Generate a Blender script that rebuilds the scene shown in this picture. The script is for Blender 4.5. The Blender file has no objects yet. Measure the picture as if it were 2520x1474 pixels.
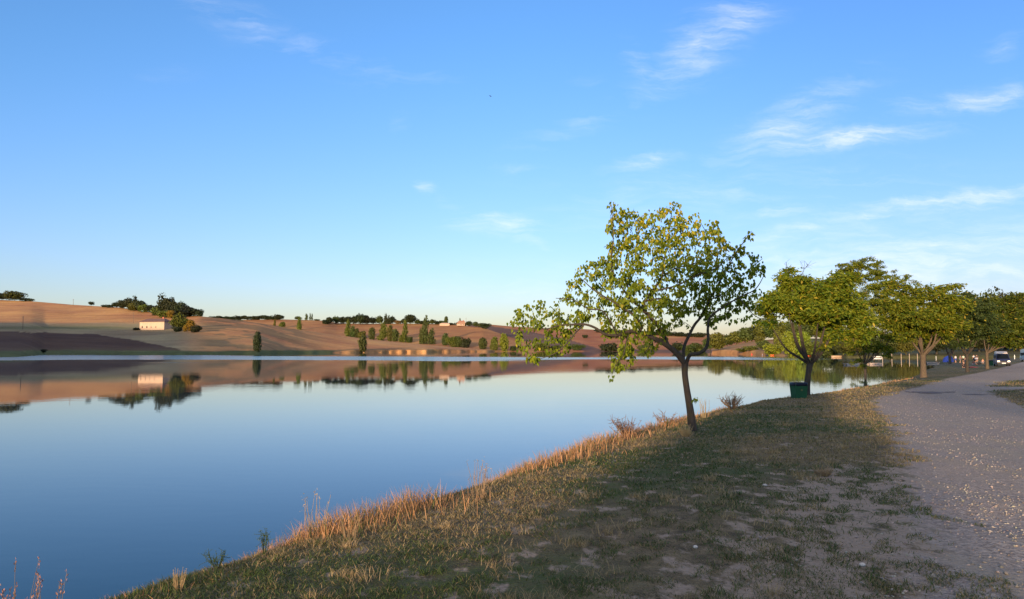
import bpy, bmesh, math, random
import numpy as np
from mathutils import Vector, Matrix
R = math.radians
random.seed(7); rng = np.random.default_rng(11)
C = bpy.data.collections.new("scene"); bpy.context.scene.collection.children.link(C)
SC = bpy.context.scene

# ------------------------------------------------------------------ camera
F = 784.0; HZ = 349.0; CZ = 1.7; K = 2520/1024.0
TH = math.atan((HZ-299.5)/F)
cam = bpy.data.cameras.new("camera"); co = bpy.data.objects.new("camera", cam); C.objects.link(co)
co.location = (0,0,CZ); co.rotation_euler = (math.pi/2+TH,0,0)
cam.sensor_width = 36; cam.lens = 36*F/1024; cam.clip_end = 20000; cam.clip_start = .05
SC.camera = co
# ------------------------------------------------------------------ light
SUN_AZ, SUN_EL = 20.0, 6.2          # the direction the light travels to (right of +Y), and height
SX, SY = math.sin(R(SUN_AZ)), math.cos(R(SUN_AZ))
sl = bpy.data.lights.new("sun", 'SUN'); sl.energy = 5.0; sl.angle = R(.55); sl.color = (1.0,.70,.42)
so = bpy.data.objects.new("sun", sl); C.objects.link(so)
so.rotation_euler = Vector((SX*math.cos(R(SUN_EL)), SY*math.cos(R(SUN_EL)), -math.sin(R(SUN_EL)))).to_track_quat('-Z','Y').to_euler()
SC.view_settings.view_transform = 'Standard'; SC.view_settings.look = 'None'
SC.view_settings.exposure = 0.6; SC.view_settings.gamma = 1
SKY_STRENGTH = .15

def ray(ox, oy):
    """overview pixel -> (x/y, z/y) slopes"""
    u = (ox/K-512)/F; v = (299.5-oy/K)/F
    dy = math.cos(TH)-v*math.sin(TH); dz = math.sin(TH)+v*math.cos(TH)
    return u/dy, dz/dy
def W(ox, oy, Y):
    a, b = ray(ox, oy); return (a*Y, Y, CZ+b*Y)

# ------------------------------------------------------------------ node helpers
class NT:
    def __init__(s, tree): s.t = tree; s.n = tree.nodes; s.l = tree.links
    def new(s, typ, **kw):
        nd = s.n.new(typ)
        for k, v in kw.items(): setattr(nd, k, v)
        return nd
    def link(s, a, b): s.l.new(a, b)
    def put(s, sock, v):
        if v is None: return
        if hasattr(v, 'is_output'): s.link(v, sock)
        else: sock.default_value = v
    def math(s, op, a, b=None, c=None, clamp=False):
        nd = s.new('ShaderNodeMath', operation=op); nd.use_clamp = clamp
        s.put(nd.inputs[0], a); s.put(nd.inputs[1], b); s.put(nd.inputs[2], c)
        return nd.outputs[0]
    def mix(s, f, a, b, mode='MIX'):
        nd = s.new('ShaderNodeMix', data_type='RGBA', blend_type=mode)
        s.put(nd.inputs[0], f)
        s.put(nd.inputs[6], a if hasattr(a,'is_output') else (*a,1)); s.put(nd.inputs[7], b if hasattr(b,'is_output') else (*b,1))
        return nd.outputs[2]
    def mixf(s, f, a, b):
        nd = s.new('ShaderNodeMix', data_type='FLOAT'); s.put(nd.inputs[0], f); s.put(nd.inputs[2], a); s.put(nd.inputs[3], b)
        return nd.outputs[0]
    def noise(s, scale, detail=4, rough=.55, vec=None, dist=0):
        nd = s.new('ShaderNodeTexNoise'); nd.inputs['Scale'].default_value = scale
        nd.inputs['Detail'].default_value = detail; nd.inputs['Roughness'].default_value = rough
        nd.inputs['Distortion'].default_value = dist
        if vec is not None: s.link(vec, nd.inputs['Vector'])
        return nd.outputs['Fac']
    def rng(s, v, a, b, c=0., d=1., smooth=False):
        nd = s.new('ShaderNodeMapRange'); nd.interpolation_type = 'SMOOTHSTEP' if smooth else 'LINEAR'
        s.put(nd.inputs[0], v)
        for i, x in enumerate((a,b,c,d)): nd.inputs[i+1].default_value = x
        return nd.outputs[0]
    def mapping(s, vec, loc=(0,0,0), rot=(0,0,0), sc=(1,1,1), typ='POINT'):
        nd = s.new('ShaderNodeMapping', vector_type=typ); s.link(vec, nd.inputs[0])
        nd.inputs['Location'].default_value = loc; nd.inputs['Rotation'].default_value = rot; nd.inputs['Scale'].default_value = sc
        return nd.outputs[0]
    def pos(s): return s.new('ShaderNodeNewGeometry').outputs['Position']
    def obj(s): return s.new('ShaderNodeTexCoord').outputs['Object']
    def attr(s, name, out='Color'): return s.new('ShaderNodeAttribute', attribute_name=name).outputs[out]

# ------------------------------------------------------------------ sky
world = bpy.data.worlds.new("World"); SC.world = world; world.use_nodes = True
w = NT(world.node_tree); w.n.clear()
sky = w.new('ShaderNodeTexSky', sky_type='NISHITA'); sky.sun_disc = False
sky.sun_elevation = R(SUN_EL); sky.sun_rotation = R(SUN_AZ+180)
sky.altitude = 100; sky.air_density = 1.0; sky.dust_density = .6; sky.ozone_density = 2.2
gen = w.new('ShaderNodeTexCoord').outputs['Generated']
sep = w.new('ShaderNodeSeparateXYZ'); w.link(gen, sep.inputs[0])
ysafe = w.math('MAXIMUM', sep.outputs[1], .05)
cu = w.math('DIVIDE', sep.outputs[0], ysafe); cw = w.math('DIVIDE', sep.outputs[2], ysafe)
cmb = w.new('ShaderNodeCombineXYZ'); w.link(cu, cmb.inputs[0]); w.link(cw, cmb.inputs[1])
cv0 = cmb.outputs[0]
wn = w.new('ShaderNodeTexNoise'); wn.inputs['Scale'].default_value = 7; wn.inputs['Detail'].default_value = 5; wn.inputs['Roughness'].default_value = .6; w.link(cv0, wn.inputs['Vector'])
wv = w.new('ShaderNodeVectorMath', operation='MULTIPLY_ADD'); w.link(wn.outputs['Color'], wv.inputs[0]); wv.inputs[1].default_value = (.09,.045,0)
wv2 = w.new('ShaderNodeVectorMath', operation='SUBTRACT'); w.link(cv0, wv2.inputs[0]); wv2.inputs[1].default_value = (.045,.0225,0); w.link(wv2.outputs[0], wv.inputs[2])
cv = wv.outputs[0]
wisps = [  # overview x, y, half length, half width, tilt up to the right, strength
 (1035,466,44,16,-12,.8),(1085,490,70,16,-32,.35),(1235,556,150,26,-3,1.0),(1290,590,110,16,-22,.55),(1370,578,80,16,5,.25),
 (1745,95,240,60,38,.8),(1580,145,75,34,-48,.65),(1690,160,120,26,-5,.4),(1575,396,105,20,9,.95),(1265,408,70,14,-4,.45),
 (1950,300,250,52,27,.75),(2080,346,290,22,7,1.1),(2390,245,240,30,9,.85),(2300,502,400,28,8,1.),(1930,522,160,16,2,.7),
 (1940,578,160,30,6,.75),(1470,285,260,30,22,.38),(640,70,420,42,-23,.42),(940,165,230,26,-14,.34),(2480,118,80,26,14,.5),
 (1900,462,560,56,3,.5),(2250,650,720,110,2,.8),(1500,700,700,60,1,.4),(1415,200,60,14,5,.25),(410,178,90,20,6,.2),(990,290,24,22,-40,.28),(1550,520,420,90,3,.22)]
acc = None
for (ox,oy,L,Wd,ang,stg) in wisps:
    a,b = ray(ox,oy); k = 1/(K*F)
    m = w.mapping(cv, (a,b,0), (0,0,R(ang)), (L*k*1.5, Wd*k*1.9, 1), 'TEXTURE')
    ln = w.new('ShaderNodeVectorMath', operation='LENGTH'); w.link(m, ln.inputs[0])
    v = w.rng(ln.outputs['Value'], 0, 1, stg, 0, True)
    acc = v if acc is None else w.math('MAXIMUM', acc, v)
st1 = w.noise(1, 9, .66, w.mapping(cv, (0,0,0), (0,0,R(-14)), (3.2,20,1)), .35)
st2 = w.noise(1, 8, .68, w.mapping(cv, (3,1,0), (0,0,R(-28)), (9,44,1)), .5)
streak = w.rng(w.math('ADD', w.math('MULTIPLY', st1, .6), w.math('MULTIPLY', st2, .4)), .36, .66, 0, 1)
sraw = w.math('ADD', w.math('MULTIPLY', st1, .55), w.math('MULTIPLY', st2, .45))
cloud = w.math('MULTIPLY', acc, w.rng(w.math('ADD', sraw, w.math('MULTIPLY', acc, .16)), .50, .78), clamp=True)
st3 = w.noise(1, 6, .6, w.mapping(cv, (7,2,0), (0,0,R(-18)), (16,95,1)), .3)
cloud = w.math('MULTIPLY', cloud, w.rng(st3,.36,.62,.3,1.15), clamp=True)
high = w.math('MULTIPLY', w.rng(sep.outputs[2], .5, .72, 0, 1, True), w.rng(w.noise(2.2,6,.6,w.mapping(gen,sc=(1,2.4,1))), .3,.6,.35,1))  # bright veil added above the frame, out of view, to lift the ambient fill
above = w.rng(sep.outputs[2], -.01, .01)
# thin even veil low on the horizon (dry summer haze above the hills)
veil = w.rng(cw, 0, .42, 1, 0, True)
bg = w.new('ShaderNodeBackground')
hsv = w.new('ShaderNodeHueSaturation'); w.link(sky.outputs[0], hsv.inputs['Color'])
hsv.inputs['Saturation'].default_value = 1.0
tint = w.mix(w.rng(cw,.0,.45,0,1,True), (1.02,1.02,1.5), (.82,1.15,1.62))
tint = w.mix(w.rng(cu,-.1,.6,0,1,True), tint, w.mix(1.0, tint, (.86,.84,.9), 'MULTIPLY'))
c1 = w.mix(1.0, hsv.outputs[0], tint, 'MULTIPLY')
c2 = w.mix(w.math('MULTIPLY', cloud, .62), c1, (5.6,5.5,5.7))
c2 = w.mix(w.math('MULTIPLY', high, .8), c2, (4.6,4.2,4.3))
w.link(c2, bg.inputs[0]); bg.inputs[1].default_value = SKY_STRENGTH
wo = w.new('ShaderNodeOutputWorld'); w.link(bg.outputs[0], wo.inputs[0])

# ------------------------------------------------------------------ materials
def newmat(name):
    m = bpy.data.materials.new(name); m.use_nodes = True; t = NT(m.node_tree)
    p = t.n.get('Principled BSDF'); return m, t, p
def simple(name, col, rough=.8, var=.25, scale=3., metallic=0., bump=0., spec=.3):
    m, t, p = newmat(name)
    f = t.noise(scale, 5, .6, t.obj())
    c = t.mix(t.rng(f,.3,.7), tuple(x*(1-var) for x in col), tuple(min(1,x*(1+var)) for x in col))
    t.link(c, p.inputs['Base Color']); p.inputs['Roughness'].default_value = rough
    p.inputs['Metallic'].default_value = metallic; p.inputs['Specular IOR Level'].default_value = spec
    if bump:
        b = t.new('ShaderNodeBump'); b.inputs['Strength'].default_value = bump; b.inputs['Distance'].default_value = .02
        t.link(t.noise(scale*6,4,.6,t.obj()), b.inputs['Height']); t.link(b.outputs[0], p.inputs['Normal'])
    return m
def leafmat(name, trans=.35, tint=(1,1,1), rough=.6):
    m, t, p = newmat(name)
    col = t.mix(1.0, t.attr('col'), tint, 'MULTIPLY')
    oi = t.new('ShaderNodeObjectInfo').outputs['Random']
    h = t.new('ShaderNodeHueSaturation'); t.link(col, h.inputs['Color'])
    t.link(t.rng(oi,0,1,.485,.515), h.inputs['Hue']); t.link(t.rng(oi,0,1,.8,1.2), h.inputs['Value'])
    t.link(h.outputs[0], p.inputs['Base Color']); p.inputs['Roughness'].default_value = rough
    p.inputs['Specular IOR Level'].default_value = .25
    tr = t.new('ShaderNodeBsdfTranslucent')
    t.link(t.mix(1.0, h.outputs[0], (1.25,1.15,.5), 'MULTIPLY'), tr.inputs[0])
    ms = t.new('ShaderNodeMixShader'); ms.inputs[0].default_value = trans
    t.link(p.outputs[0], ms.inputs[1]); t.link(tr.outputs[0], ms.inputs[2])
    t.link(ms.outputs[0], t.n['Material Output'].inputs[0]); return m
M = {}
M['leaf'] = leafmat('leaf', .42); M['crown'] = leafmat('crown', .2); M['blade'] = leafmat('grass blade', .25)
# bark
def barkmat(name, a, b, lichen):
    m, t, p = newmat(name)
    o = t.obj(); n = t.noise(1,6,.65,t.mapping(o,sc=(22,22,5)))
    c = t.mix(t.rng(n,.3,.7), a, b)
    c = t.mix(t.rng(t.noise(5,4,.6,o),.52,.66,0,.6), c, lichen)
    t.link(c, p.inputs['Base Color']); p.inputs['Roughness'].default_value = .9
    bp = t.new('ShaderNodeBump'); bp.inputs['Strength'].default_value = .9; bp.inputs['Distance'].default_value = .015
    t.link(n, bp.inputs['Height']); t.link(bp.outputs[0], p.inputs['Normal']); return m
M['bark'] = barkmat('bark', (.018,.014,.011),(.065,.05,.038),(.06,.045,.014))
M['bark2'] = barkmat('bark pale', (.05,.037,.024),(.13,.09,.06),(.10,.08,.035))
# hill soil
def soilmat(name, furrow=0.):
    m, t, p = newmat(name); o = t.pos()
    c = t.attr('col')
    n1 = t.noise(.012,5,.6,o); n2 = t.noise(1,6,.7,t.mapping(o,rot=(0,0,R(18)),sc=(.015,.12,.12))); n3 = t.noise(.35,5,.7,o)
    f = t.math('ADD', t.math('MULTIPLY', n1, .4), t.math('ADD', t.math('MULTIPLY', n2, .35), t.math('MULTIPLY', n3, .25)))
    hv = t.new('ShaderNodeHueSaturation'); t.link(c, hv.inputs['Color'])
    t.link(t.rng(f,.35,.65,.5,1.4), hv.inputs['Value']); t.link(t.rng(n1,.35,.65,.992,1.008), hv.inputs['Hue'])
    hv.inputs['Hue'].default_value = .5
    t.link(t.rng(n1,.3,.7,.488,.512), hv.inputs['Hue'])
    t.link(hv.outputs[0], p.inputs['Base Color']); p.inputs['Roughness'].default_value = .95; p.inputs['Specular IOR Level'].default_value = .1
    bp = t.new('ShaderNodeBump'); bp.inputs['Strength'].default_value = .5; bp.inputs['Distance'].default_value = .35
    t.link(n3, bp.inputs['Height']); t.link(bp.outputs[0], p.inputs['Normal']); return m
M['soil'] = soilmat('field soil')

# ------------------------------------------------------------------ mesh helpers
def tag(o, label=None, cat=None, group=None, kind=None):
    if label: o['label'] = label
    if cat: o['category'] = cat
    if group: o['group'] = group
    if kind: o['kind'] = kind
    return o
def mesh_np(name, V, Fc, n, mat, parent=None, col=None, smooth=False):
    me = bpy.data.meshes.new(name); V = np.asarray(V, dtype=np.float32); Fc = np.asarray(Fc, dtype=np.int32).reshape(-1,n)
    me.vertices.add(len(V)); me.vertices.foreach_set('co', V.ravel())
    me.loops.add(Fc.size); me.loops.foreach_set('vertex_index', Fc.ravel())
    me.polygons.add(len(Fc)); me.polygons.foreach_set('loop_start', np.arange(0,Fc.size,n,dtype=np.int32))
    if smooth: me.polygons.foreach_set('use_smooth', np.ones(len(Fc),dtype=bool))
    me.update(calc_edges=True)
    if col is not None:
        a = me.color_attributes.new('col','FLOAT_COLOR','POINT'); cc = np.ones((len(V),4),dtype=np.float32); cc[:,:3] = col
        a.data.foreach_set('color', cc.ravel())
    if mat: me.materials.append(mat)
    o = bpy.data.objects.new(name, me); C.objects.link(o)
    if parent: o.parent = parent
    return o
def empty(name, loc, rz=0):
    o = bpy.data.objects.new(name, None); C.objects.link(o); o.location = loc; o.rotation_euler = (0,0,rz); o.empty_display_size = .2
    return o
def bm_obj(name, bm, mat, parent=None, bevel=0, smooth=False):
    bmesh.ops.recalc_face_normals(bm, faces=bm.faces)
    if bevel: bmesh.ops.bevel(bm, geom=list(bm.edges), offset=bevel, segments=2, affect='EDGES', profile=.6)
    me = bpy.data.meshes.new(name); bm.to_mesh(me); bm.free()
    if smooth:
        for f in me.polygons: f.use_smooth = True
    me.materials.append(mat)
    o = bpy.data.objects.new(name, me); C.objects.link(o)
    if parent: o.parent = parent
    return o
def bbox(bm, c, s, rz=0, taper=1.):
    vs = []
    for z in (-.5,.5):
        k = taper if z < 0 else 1
        for x,y in ((-.5,-.5),(.5,-.5),(.5,.5),(-.5,.5)):
            px,py = x*s[0]*k, y*s[1]*k
            vs.append(bm.verts.new((c[0]+px*math.cos(rz)-py*math.sin(rz), c[1]+px*math.sin(rz)+py*math.cos(rz), c[2]+z*s[2])))
    for f in ((0,3,2,1),(4,5,6,7),(0,1,5,4),(1,2,6,5),(2,3,7,6),(3,0,4,7)): bm.faces.new([vs[i] for i in f])
    return bm
def cyl(bm, a, b, r0, r1=None, n=10):
    a = Vector(a); b = Vector(b); r1 = r0 if r1 is None else r1
    q = (b-a).to_track_quat('Z','Y'); r_ = []
    for p, r in ((a,r0),(b,r1)):
        r_.append([bm.verts.new(p+q@Vector((r*math.cos(i*2*math.pi/n), r*math.sin(i*2*math.pi/n),0))) for i in range(n)])
    for i in range(n): bm.faces.new((r_[0][i], r_[0][(i+1)%n], r_[1][(i+1)%n], r_[1][i]))
    bm.faces.new(r_[0][::-1]); bm.faces.new(r_[1]); return bm
def tubes(chains, n=6):
    """chains: list of (points, radii) -> verts, quads"""
    V = []; Q = []
    for pts, rad in chains:
        pts = [Vector(p) for p in pts]; base = len(V); up = Vector((.3,.9,.1))
        for i, p in enumerate(pts):
            d = (pts[min(i+1,len(pts)-1)]-pts[max(i-1,0)])
            if d.length < 1e-6: d = Vector((0,0,1))
            d.normalize(); a = d.cross(up)
            if a.length < .05: a = d.cross(Vector((1,0,0)))
            a.normalize(); b = d.cross(a)
            for k in range(n):
                t = 2*math.pi*k/n; V.append(p+(a*math.cos(t)+b*math.sin(t))*rad[i])
        for i in range(len(pts)-1):
            for k in range(n):
                k2 = (k+1)%n; Q.append((base+i*n+k, base+i*n+k2, base+(i+1)*n+k2, base+(i+1)*n+k))
    return np.array([tuple(v) for v in V],dtype=np.float32), np.array(Q,dtype=np.int32)
def smooth_chain(pts, rad, sub=4):
    P = np.array(pts,float); Rr = np.array(rad,float); out=[]; ro=[]
    n = len(P)
    for i in range(n-1):
        p0=P[max(i-1,0)];p1=P[i];p2=P[i+1];p3=P[min(i+2,n-1)]
        for s in range(sub):
            t=s/sub
            out.append(.5*((2*p1)+(-p0+p2)*t+(2*p0-5*p1+4*p2-p3)*t*t+(-p0+3*p1-3*p2+p3)*t**3)); ro.append(Rr[i]*(1-t)+Rr[i+1]*t)
    out.append(P[-1]); ro.append(Rr[-1]); return np.array(out), np.array(ro)
# value noise in numpy
_G = rng.random((256,256))
def vnoise(x, y, s=1.):
    x = np.asarray(x,float)*s; y = np.asarray(y,float)*s; xi=np.floor(x).astype(int); yi=np.floor(y).astype(int); fx=x-xi; fy=y-yi
    fx=fx*fx*(3-2*fx); fy=fy*fy*(3-2*fy); g=lambda a,b:_G[a%256,b%256]
    return (g(xi,yi)*(1-fx)+g(xi+1,yi)*fx)*(1-fy)+(g(xi,yi+1)*(1-fx)+g(xi+1,yi+1)*fx)*fy
def fbm(x,y,s=1.,o=4):
    v=0;a=.5;t=0
    for i in range(o): v=v+a*vnoise(np.asarray(x)+17.3*i,np.asarray(y)-9.1*i,s*2**i); t+=a; a*=.5
    return v/t
def sdist(P, L):
    """distance of points to polyline + signed by side (positive = right of the direction)"""
    P = np.asarray(P,float); best = np.full(len(P),1e9); sg = np.zeros(len(P))
    for a,b in zip(L[:-1],L[1:]):
        a=np.array(a,float); b=np.array(b,float); d=b-a; l2=d@d; t=np.clip(((P-a)@d)/l2,0,1); q=a+t[:,None]*d; r=P-q
        ds=np.hypot(r[:,0],r[:,1]); cr=d[1]*(P[:,0]-a[0])-d[0]*(P[:,1]-a[1]); m=ds<best-1e-9
        best=np.where(m,ds,best); sg=np.where(m,np.sign(cr),sg)
    return best*np.where(sg==0,1,sg)
def inpoly(P, L):
    x=P[:,0]; y=P[:,1]; c=np.zeros(len(P),bool); n=len(L)
    for i in range(n):
        x1,y1=L[i]; x2,y2=L[(i+1)%n]
        if y1==y2: continue
        c ^= ((y1>y)!=(y2>y)) & (x < (x2-x1)*(y-y1)/(y2-y1)+x1)
    return c
def sstep(x,a,b): t=np.clip((np.asarray(x,float)-a)/(b-a),0,1); return t*t*(3-2*t)

# ------------------------------------------------------------------ near ground
WZ = -1.6
EDGE = [(-340,-85),(-150,-92),(-75,-64),(-42,-44),(-21,-25),(-11,-10),(-6.6,-1),(-3.2,6.3),(-.6,11.6),(1.7,17.3),(3.9,22.5),(7.2,30.2),(12.5,39.4),(19.2,47.2),(25.5,55.5),(35,70),(62,118),(86,160),(118,205),(150,245),(190,300),(400,420)]
PATH = [(-3,-10),(.3,1),(2.7,5.3),(4.4,8.9),(10.2,21.5),(15.8,35),(17.8,38.5),(25,48.7),(34,62),(57,95),(80,126),(113,171),(160,235),(260,340),
        (275,325),(175,220),(125,160),(90,118),(66,90),(42,63),(33,53.5),(29.5,48.3),(60,56),(60,53),(30,45.8),(26,43),(20.6,31.6),(14.6,20),(10,9),(8,-10)]
def ground(P):
    P = np.atleast_2d(np.asarray(P,float)); d = sdist(P,EDGE); y = P[:,1]
    base = -.62*sstep(y,4,38)-.1*sstep(y,60,160)
    low = -.55*sstep(y,55,110)*(1-sstep(d,3,16))
    sl = np.where(d>0, -.28*np.exp(-np.maximum(d,0)/1.3), -.28+d*.52)
    z = base+low+sl+ (fbm(P[:,0],P[:,1],.45,3)-.5)*.09*sstep(d,-2,1)+(fbm(P[:,0]+50,P[:,1],2.2,3)-.5)*.035*sstep(d,-2,1)
    z = np.maximum(z, -3.2)
    far = sstep(y,300,380); return z*(1-far)-3.2*far
def gz(x,y): return float(ground([(x,y)])[0])
def on_ground(ox, oy):
    a,b = ray(ox,oy); Y = 3.
    while Y < 400:
        if CZ+b*Y <= gz(a*Y,Y): break
        Y *= 1.01
    return (a*Y, Y, gz(a*Y,Y))
def axis(c, n, lo, hi, a):
    t = np.linspace(-1,1,n); t0 = np.arcsinh((lo-c)/a); t1 = np.arcsinh((hi-c)/a)
    return c+a*np.sinh(np.linspace(t0,t1,n))
gx = axis(4,420,-7000,7000,7.); gy = axis(9,520,-7000,9000,7.)
GX,GY = np.meshgrid(gx,gy); P2 = np.stack([GX.ravel(),GY.ravel()],1)
Zg = ground(P2)
nx,ny = len(gx),len(gy); idx = np.arange(nx*ny).reshape(ny,nx)
Q = np.stack([idx[:-1,:-1],idx[:-1,1:],idx[1:,1:],idx[1:,:-1]],-1).reshape(-1,4)
pd = np.abs(sdist(P2,PATH+[PATH[0]])); pd = np.where(inpoly(P2,PATH),pd,-pd)
def green_at(x,y):
    g = fbm(x,y,.35,4)
    # a greener band a metre or two in from the bank crest, and the lush lawn by the far trees
    P = np.stack([np.ravel(x),np.ravel(y)],1); d = sdist(P,EDGE).reshape(np.shape(x))
    return np.clip((g-.47)*4+.9*np.exp(-((d-2.2)/1.1)**2)*(np.asarray(y)<32)+.9*sstep(y,56,66)*(1-sstep(d,9,16))-.1,0,1)
dE = sdist(P2,EDGE)
colg = np.stack([np.clip(pd/4+.5,0,1), green_at(P2[:,0],P2[:,1]), np.clip(.5+dE/12,0,1)],1)
go = mesh_np('ground', np.c_[P2,Zg], Q, 4, None, col=colg, smooth=True); tag(go, kind='structure')
m,t,p = newmat('ground'); o = t.pos(); sp = t.new('ShaderNodeSeparateColor'); t.link(t.attr('col'), sp.inputs[0])
pw, gr_, ed = sp.outputs
n_b = t.noise(1,6,.62,t.mapping(o,rot=(0,0,R(25)),sc=(3.4,2.0,1))); n_m = t.noise(3.5,6,.65,o); n_f = t.noise(28,5,.7,o); n_l = t.noise(.25,4,.6,o)
# worn sandy soil under the thin turf near the track
n_s = t.noise(95,3,.7,o)
turf_dry = t.mix(t.rng(t.math('ADD',t.math('MULTIPLY',n_m,.4),t.math('MULTIPLY',n_s,.6)),.42,.6), (.05,.04,.022),(.24,.185,.105))
turf_green = t.mix(t.rng(n_f,.35,.65), (.035,.05,.016),(.09,.11,.034))
turf = t.mix(t.math('MULTIPLY', gr_, t.rng(n_m,.3,.6), clamp=True), turf_dry, turf_green)
soil = t.mix(t.rng(n_f,.3,.7), (.24,.185,.135),(.36,.285,.215))
sepp = t.new('ShaderNodeSeparateXYZ'); t.link(o, sepp.inputs[0])
nearsoil = t.math('MULTIPLY', t.rng(sepp.outputs[1], 9.5, 14, 1, .0, True), t.rng(pw, .0, .32, 0, 1, True))
bare = t.rng(t.math('ADD', n_b, t.math('MULTIPLY', nearsoil, .17)), .56, .64)
turf = t.mix(bare, turf, soil)
# gravel of the track
vor = t.new('ShaderNodeTexVoronoi'); vor.inputs['Scale'].default_value = 26; t.link(o, vor.inputs['Vector'])
vor2 = t.new('ShaderNodeTexVoronoi'); vor2.inputs['Scale'].default_value = 60; t.link(o, vor2.inputs['Vector'])
sc1 = t.new('ShaderNodeSeparateColor'); t.link(vor.outputs['Color'], sc1.inputs[0])
sc2 = t.new('ShaderNodeSeparateColor'); t.link(vor2.outputs['Color'], sc2.inputs[0])
grav = t.mix(t.rng(sc1.outputs[0],0,1), (.12,.105,.085),(.44,.39,.325))
grav = t.mix(.5, grav, t.mix(sc2.outputs[0], (.13,.115,.11),(.40,.34,.31)))
dust = t.mix(t.rng(n_f,.3,.7), (.24,.21,.165),(.32,.28,.22))
strip = t.noise(1,5,.6,t.mapping(o,rot=(0,0,R(24)),sc=(1.5,.10,1)))
trk = t.mix(t.rng(strip,.46,.66), grav, dust)
trk = t.mix(t.rng(n_l,.35,.7,.0,.28), trk, (.3,.23,.2))
edge_n = t.math('ADD', pw, t.math('ADD', t.math('MULTIPLY', t.math('SUBTRACT', n_b,.5), .22), t.math('MULTIPLY', t.math('SUBTRACT', n_m,.5), .2)))
pm = t.rng(edge_n, .47, .56)
c = t.mix(pm, turf, trk)
t.link(c, p.inputs['Base Color']); p.inputs['Roughness'].default_value = .92; p.inputs['Specular IOR Level'].default_value = .15
bp = t.new('ShaderNodeBump'); bp.inputs['Strength'].default_value = .8; bp.inputs['Distance'].default_value = .05
hh = t.math('ADD', t.math('MULTIPLY', t.rng(vor.outputs['Distance'],0,.6,1,0), .5), t.math('ADD', t.math('MULTIPLY', n_f, .6), n_m))
t.link(hh, bp.inputs['Height']); t.link(bp.outputs[0], p.inputs['Normal']); go.data.materials.append(m)

# damp brown puddle stains on the track
def stain(ox,oy,rx,ry):
    x,y,z = on_ground(ox,oy); V=[]; n=28
    V.append((x,y,gz(x,y)+.012))
    for i in range(n):
        a=i*2*math.pi/n; k=1+.3*math.sin(3*a+ox)+.15*math.sin(7*a); px,py=x+rx*k*math.cos(a),y+ry*k*math.sin(a); V.append((px,py,gz(px,py)+.012))
    Fs=[(0,1+i,1+(i+1)%n) for i in range(n)]
    return mesh_np('puddle_stain',V,Fs,3,M_st)
M_st = simple('damp earth',(.09,.055,.035),.6,.3,2.)
a_ = stain(2288,967,1.1,.9); tag(a_,'larger dark brown damp patch across the gravel track','puddle stain','damp patches on the track')
a_ = stain(2398,972,.5,.4); tag(a_,'smaller dark brown damp patch near the right edge of the gravel track','puddle stain','damp patches on the track')

# ------------------------------------------------------------------ water
m,t,p = newmat('water'); o = t.pos(); s3 = t.new('ShaderNodeSeparateXYZ'); t.link(o,s3.inputs[0])
nlow = t.noise(1,3,.5,t.mapping(o,sc=(.011,.02,1)))
yy = t.math('ADD', s3.outputs[1], t.math('MULTIPLY', t.math('SUBTRACT', nlow, .5), 190))
rip = t.math('MULTIPLY', t.rng(s3.outputs[0],70,125,1,0,True), t.math('MULTIPLY', t.rng(yy,222,236,0,1,True), t.rng(t.math('ADD',yy,t.math('MULTIPLY',t.rng(s3.outputs[0],-170,-40,0,1,True),85)),395,440,1,0,True)))
fine = t.noise(1,3,.5,t.mapping(o,rot=(0,0,R(20)),sc=(.7,1.6,1))); big = t.noise(1,2,.5,t.mapping(o,rot=(0,0,R(12)),sc=(.12,.3,1)))
bp = t.new('ShaderNodeBump'); bp.inputs['Distance'].default_value = 1.
t.link(t.mixf(rip, t.rng(t.noise(1,3,.5,t.mapping(o,rot=(0,0,R(8)),sc=(.02,.06,1))),.4,.65,.0012,.0045), .0075), bp.inputs['Strength'])
t.link(t.math('ADD', fine, big), bp.inputs['Height'])
t.link(bp.outputs[0], p.inputs['Normal'])
p.inputs['Base Color'].default_value = (.004,.03,.05,1)
t.link(t.mixf(rip, .018, .17), p.inputs['Roughness']); p.inputs['IOR'].default_value = 1.33; p.inputs['Specular IOR Level'].default_value = .42
xs=[-1500,1500]; wo_ = mesh_np('water', [(-1500,-400,WZ),(900,-400,WZ),(900,1500,WZ),(-1500,1500,WZ)], [(0,1,2,3)],4,m); tag(wo_,kind='structure')

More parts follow.
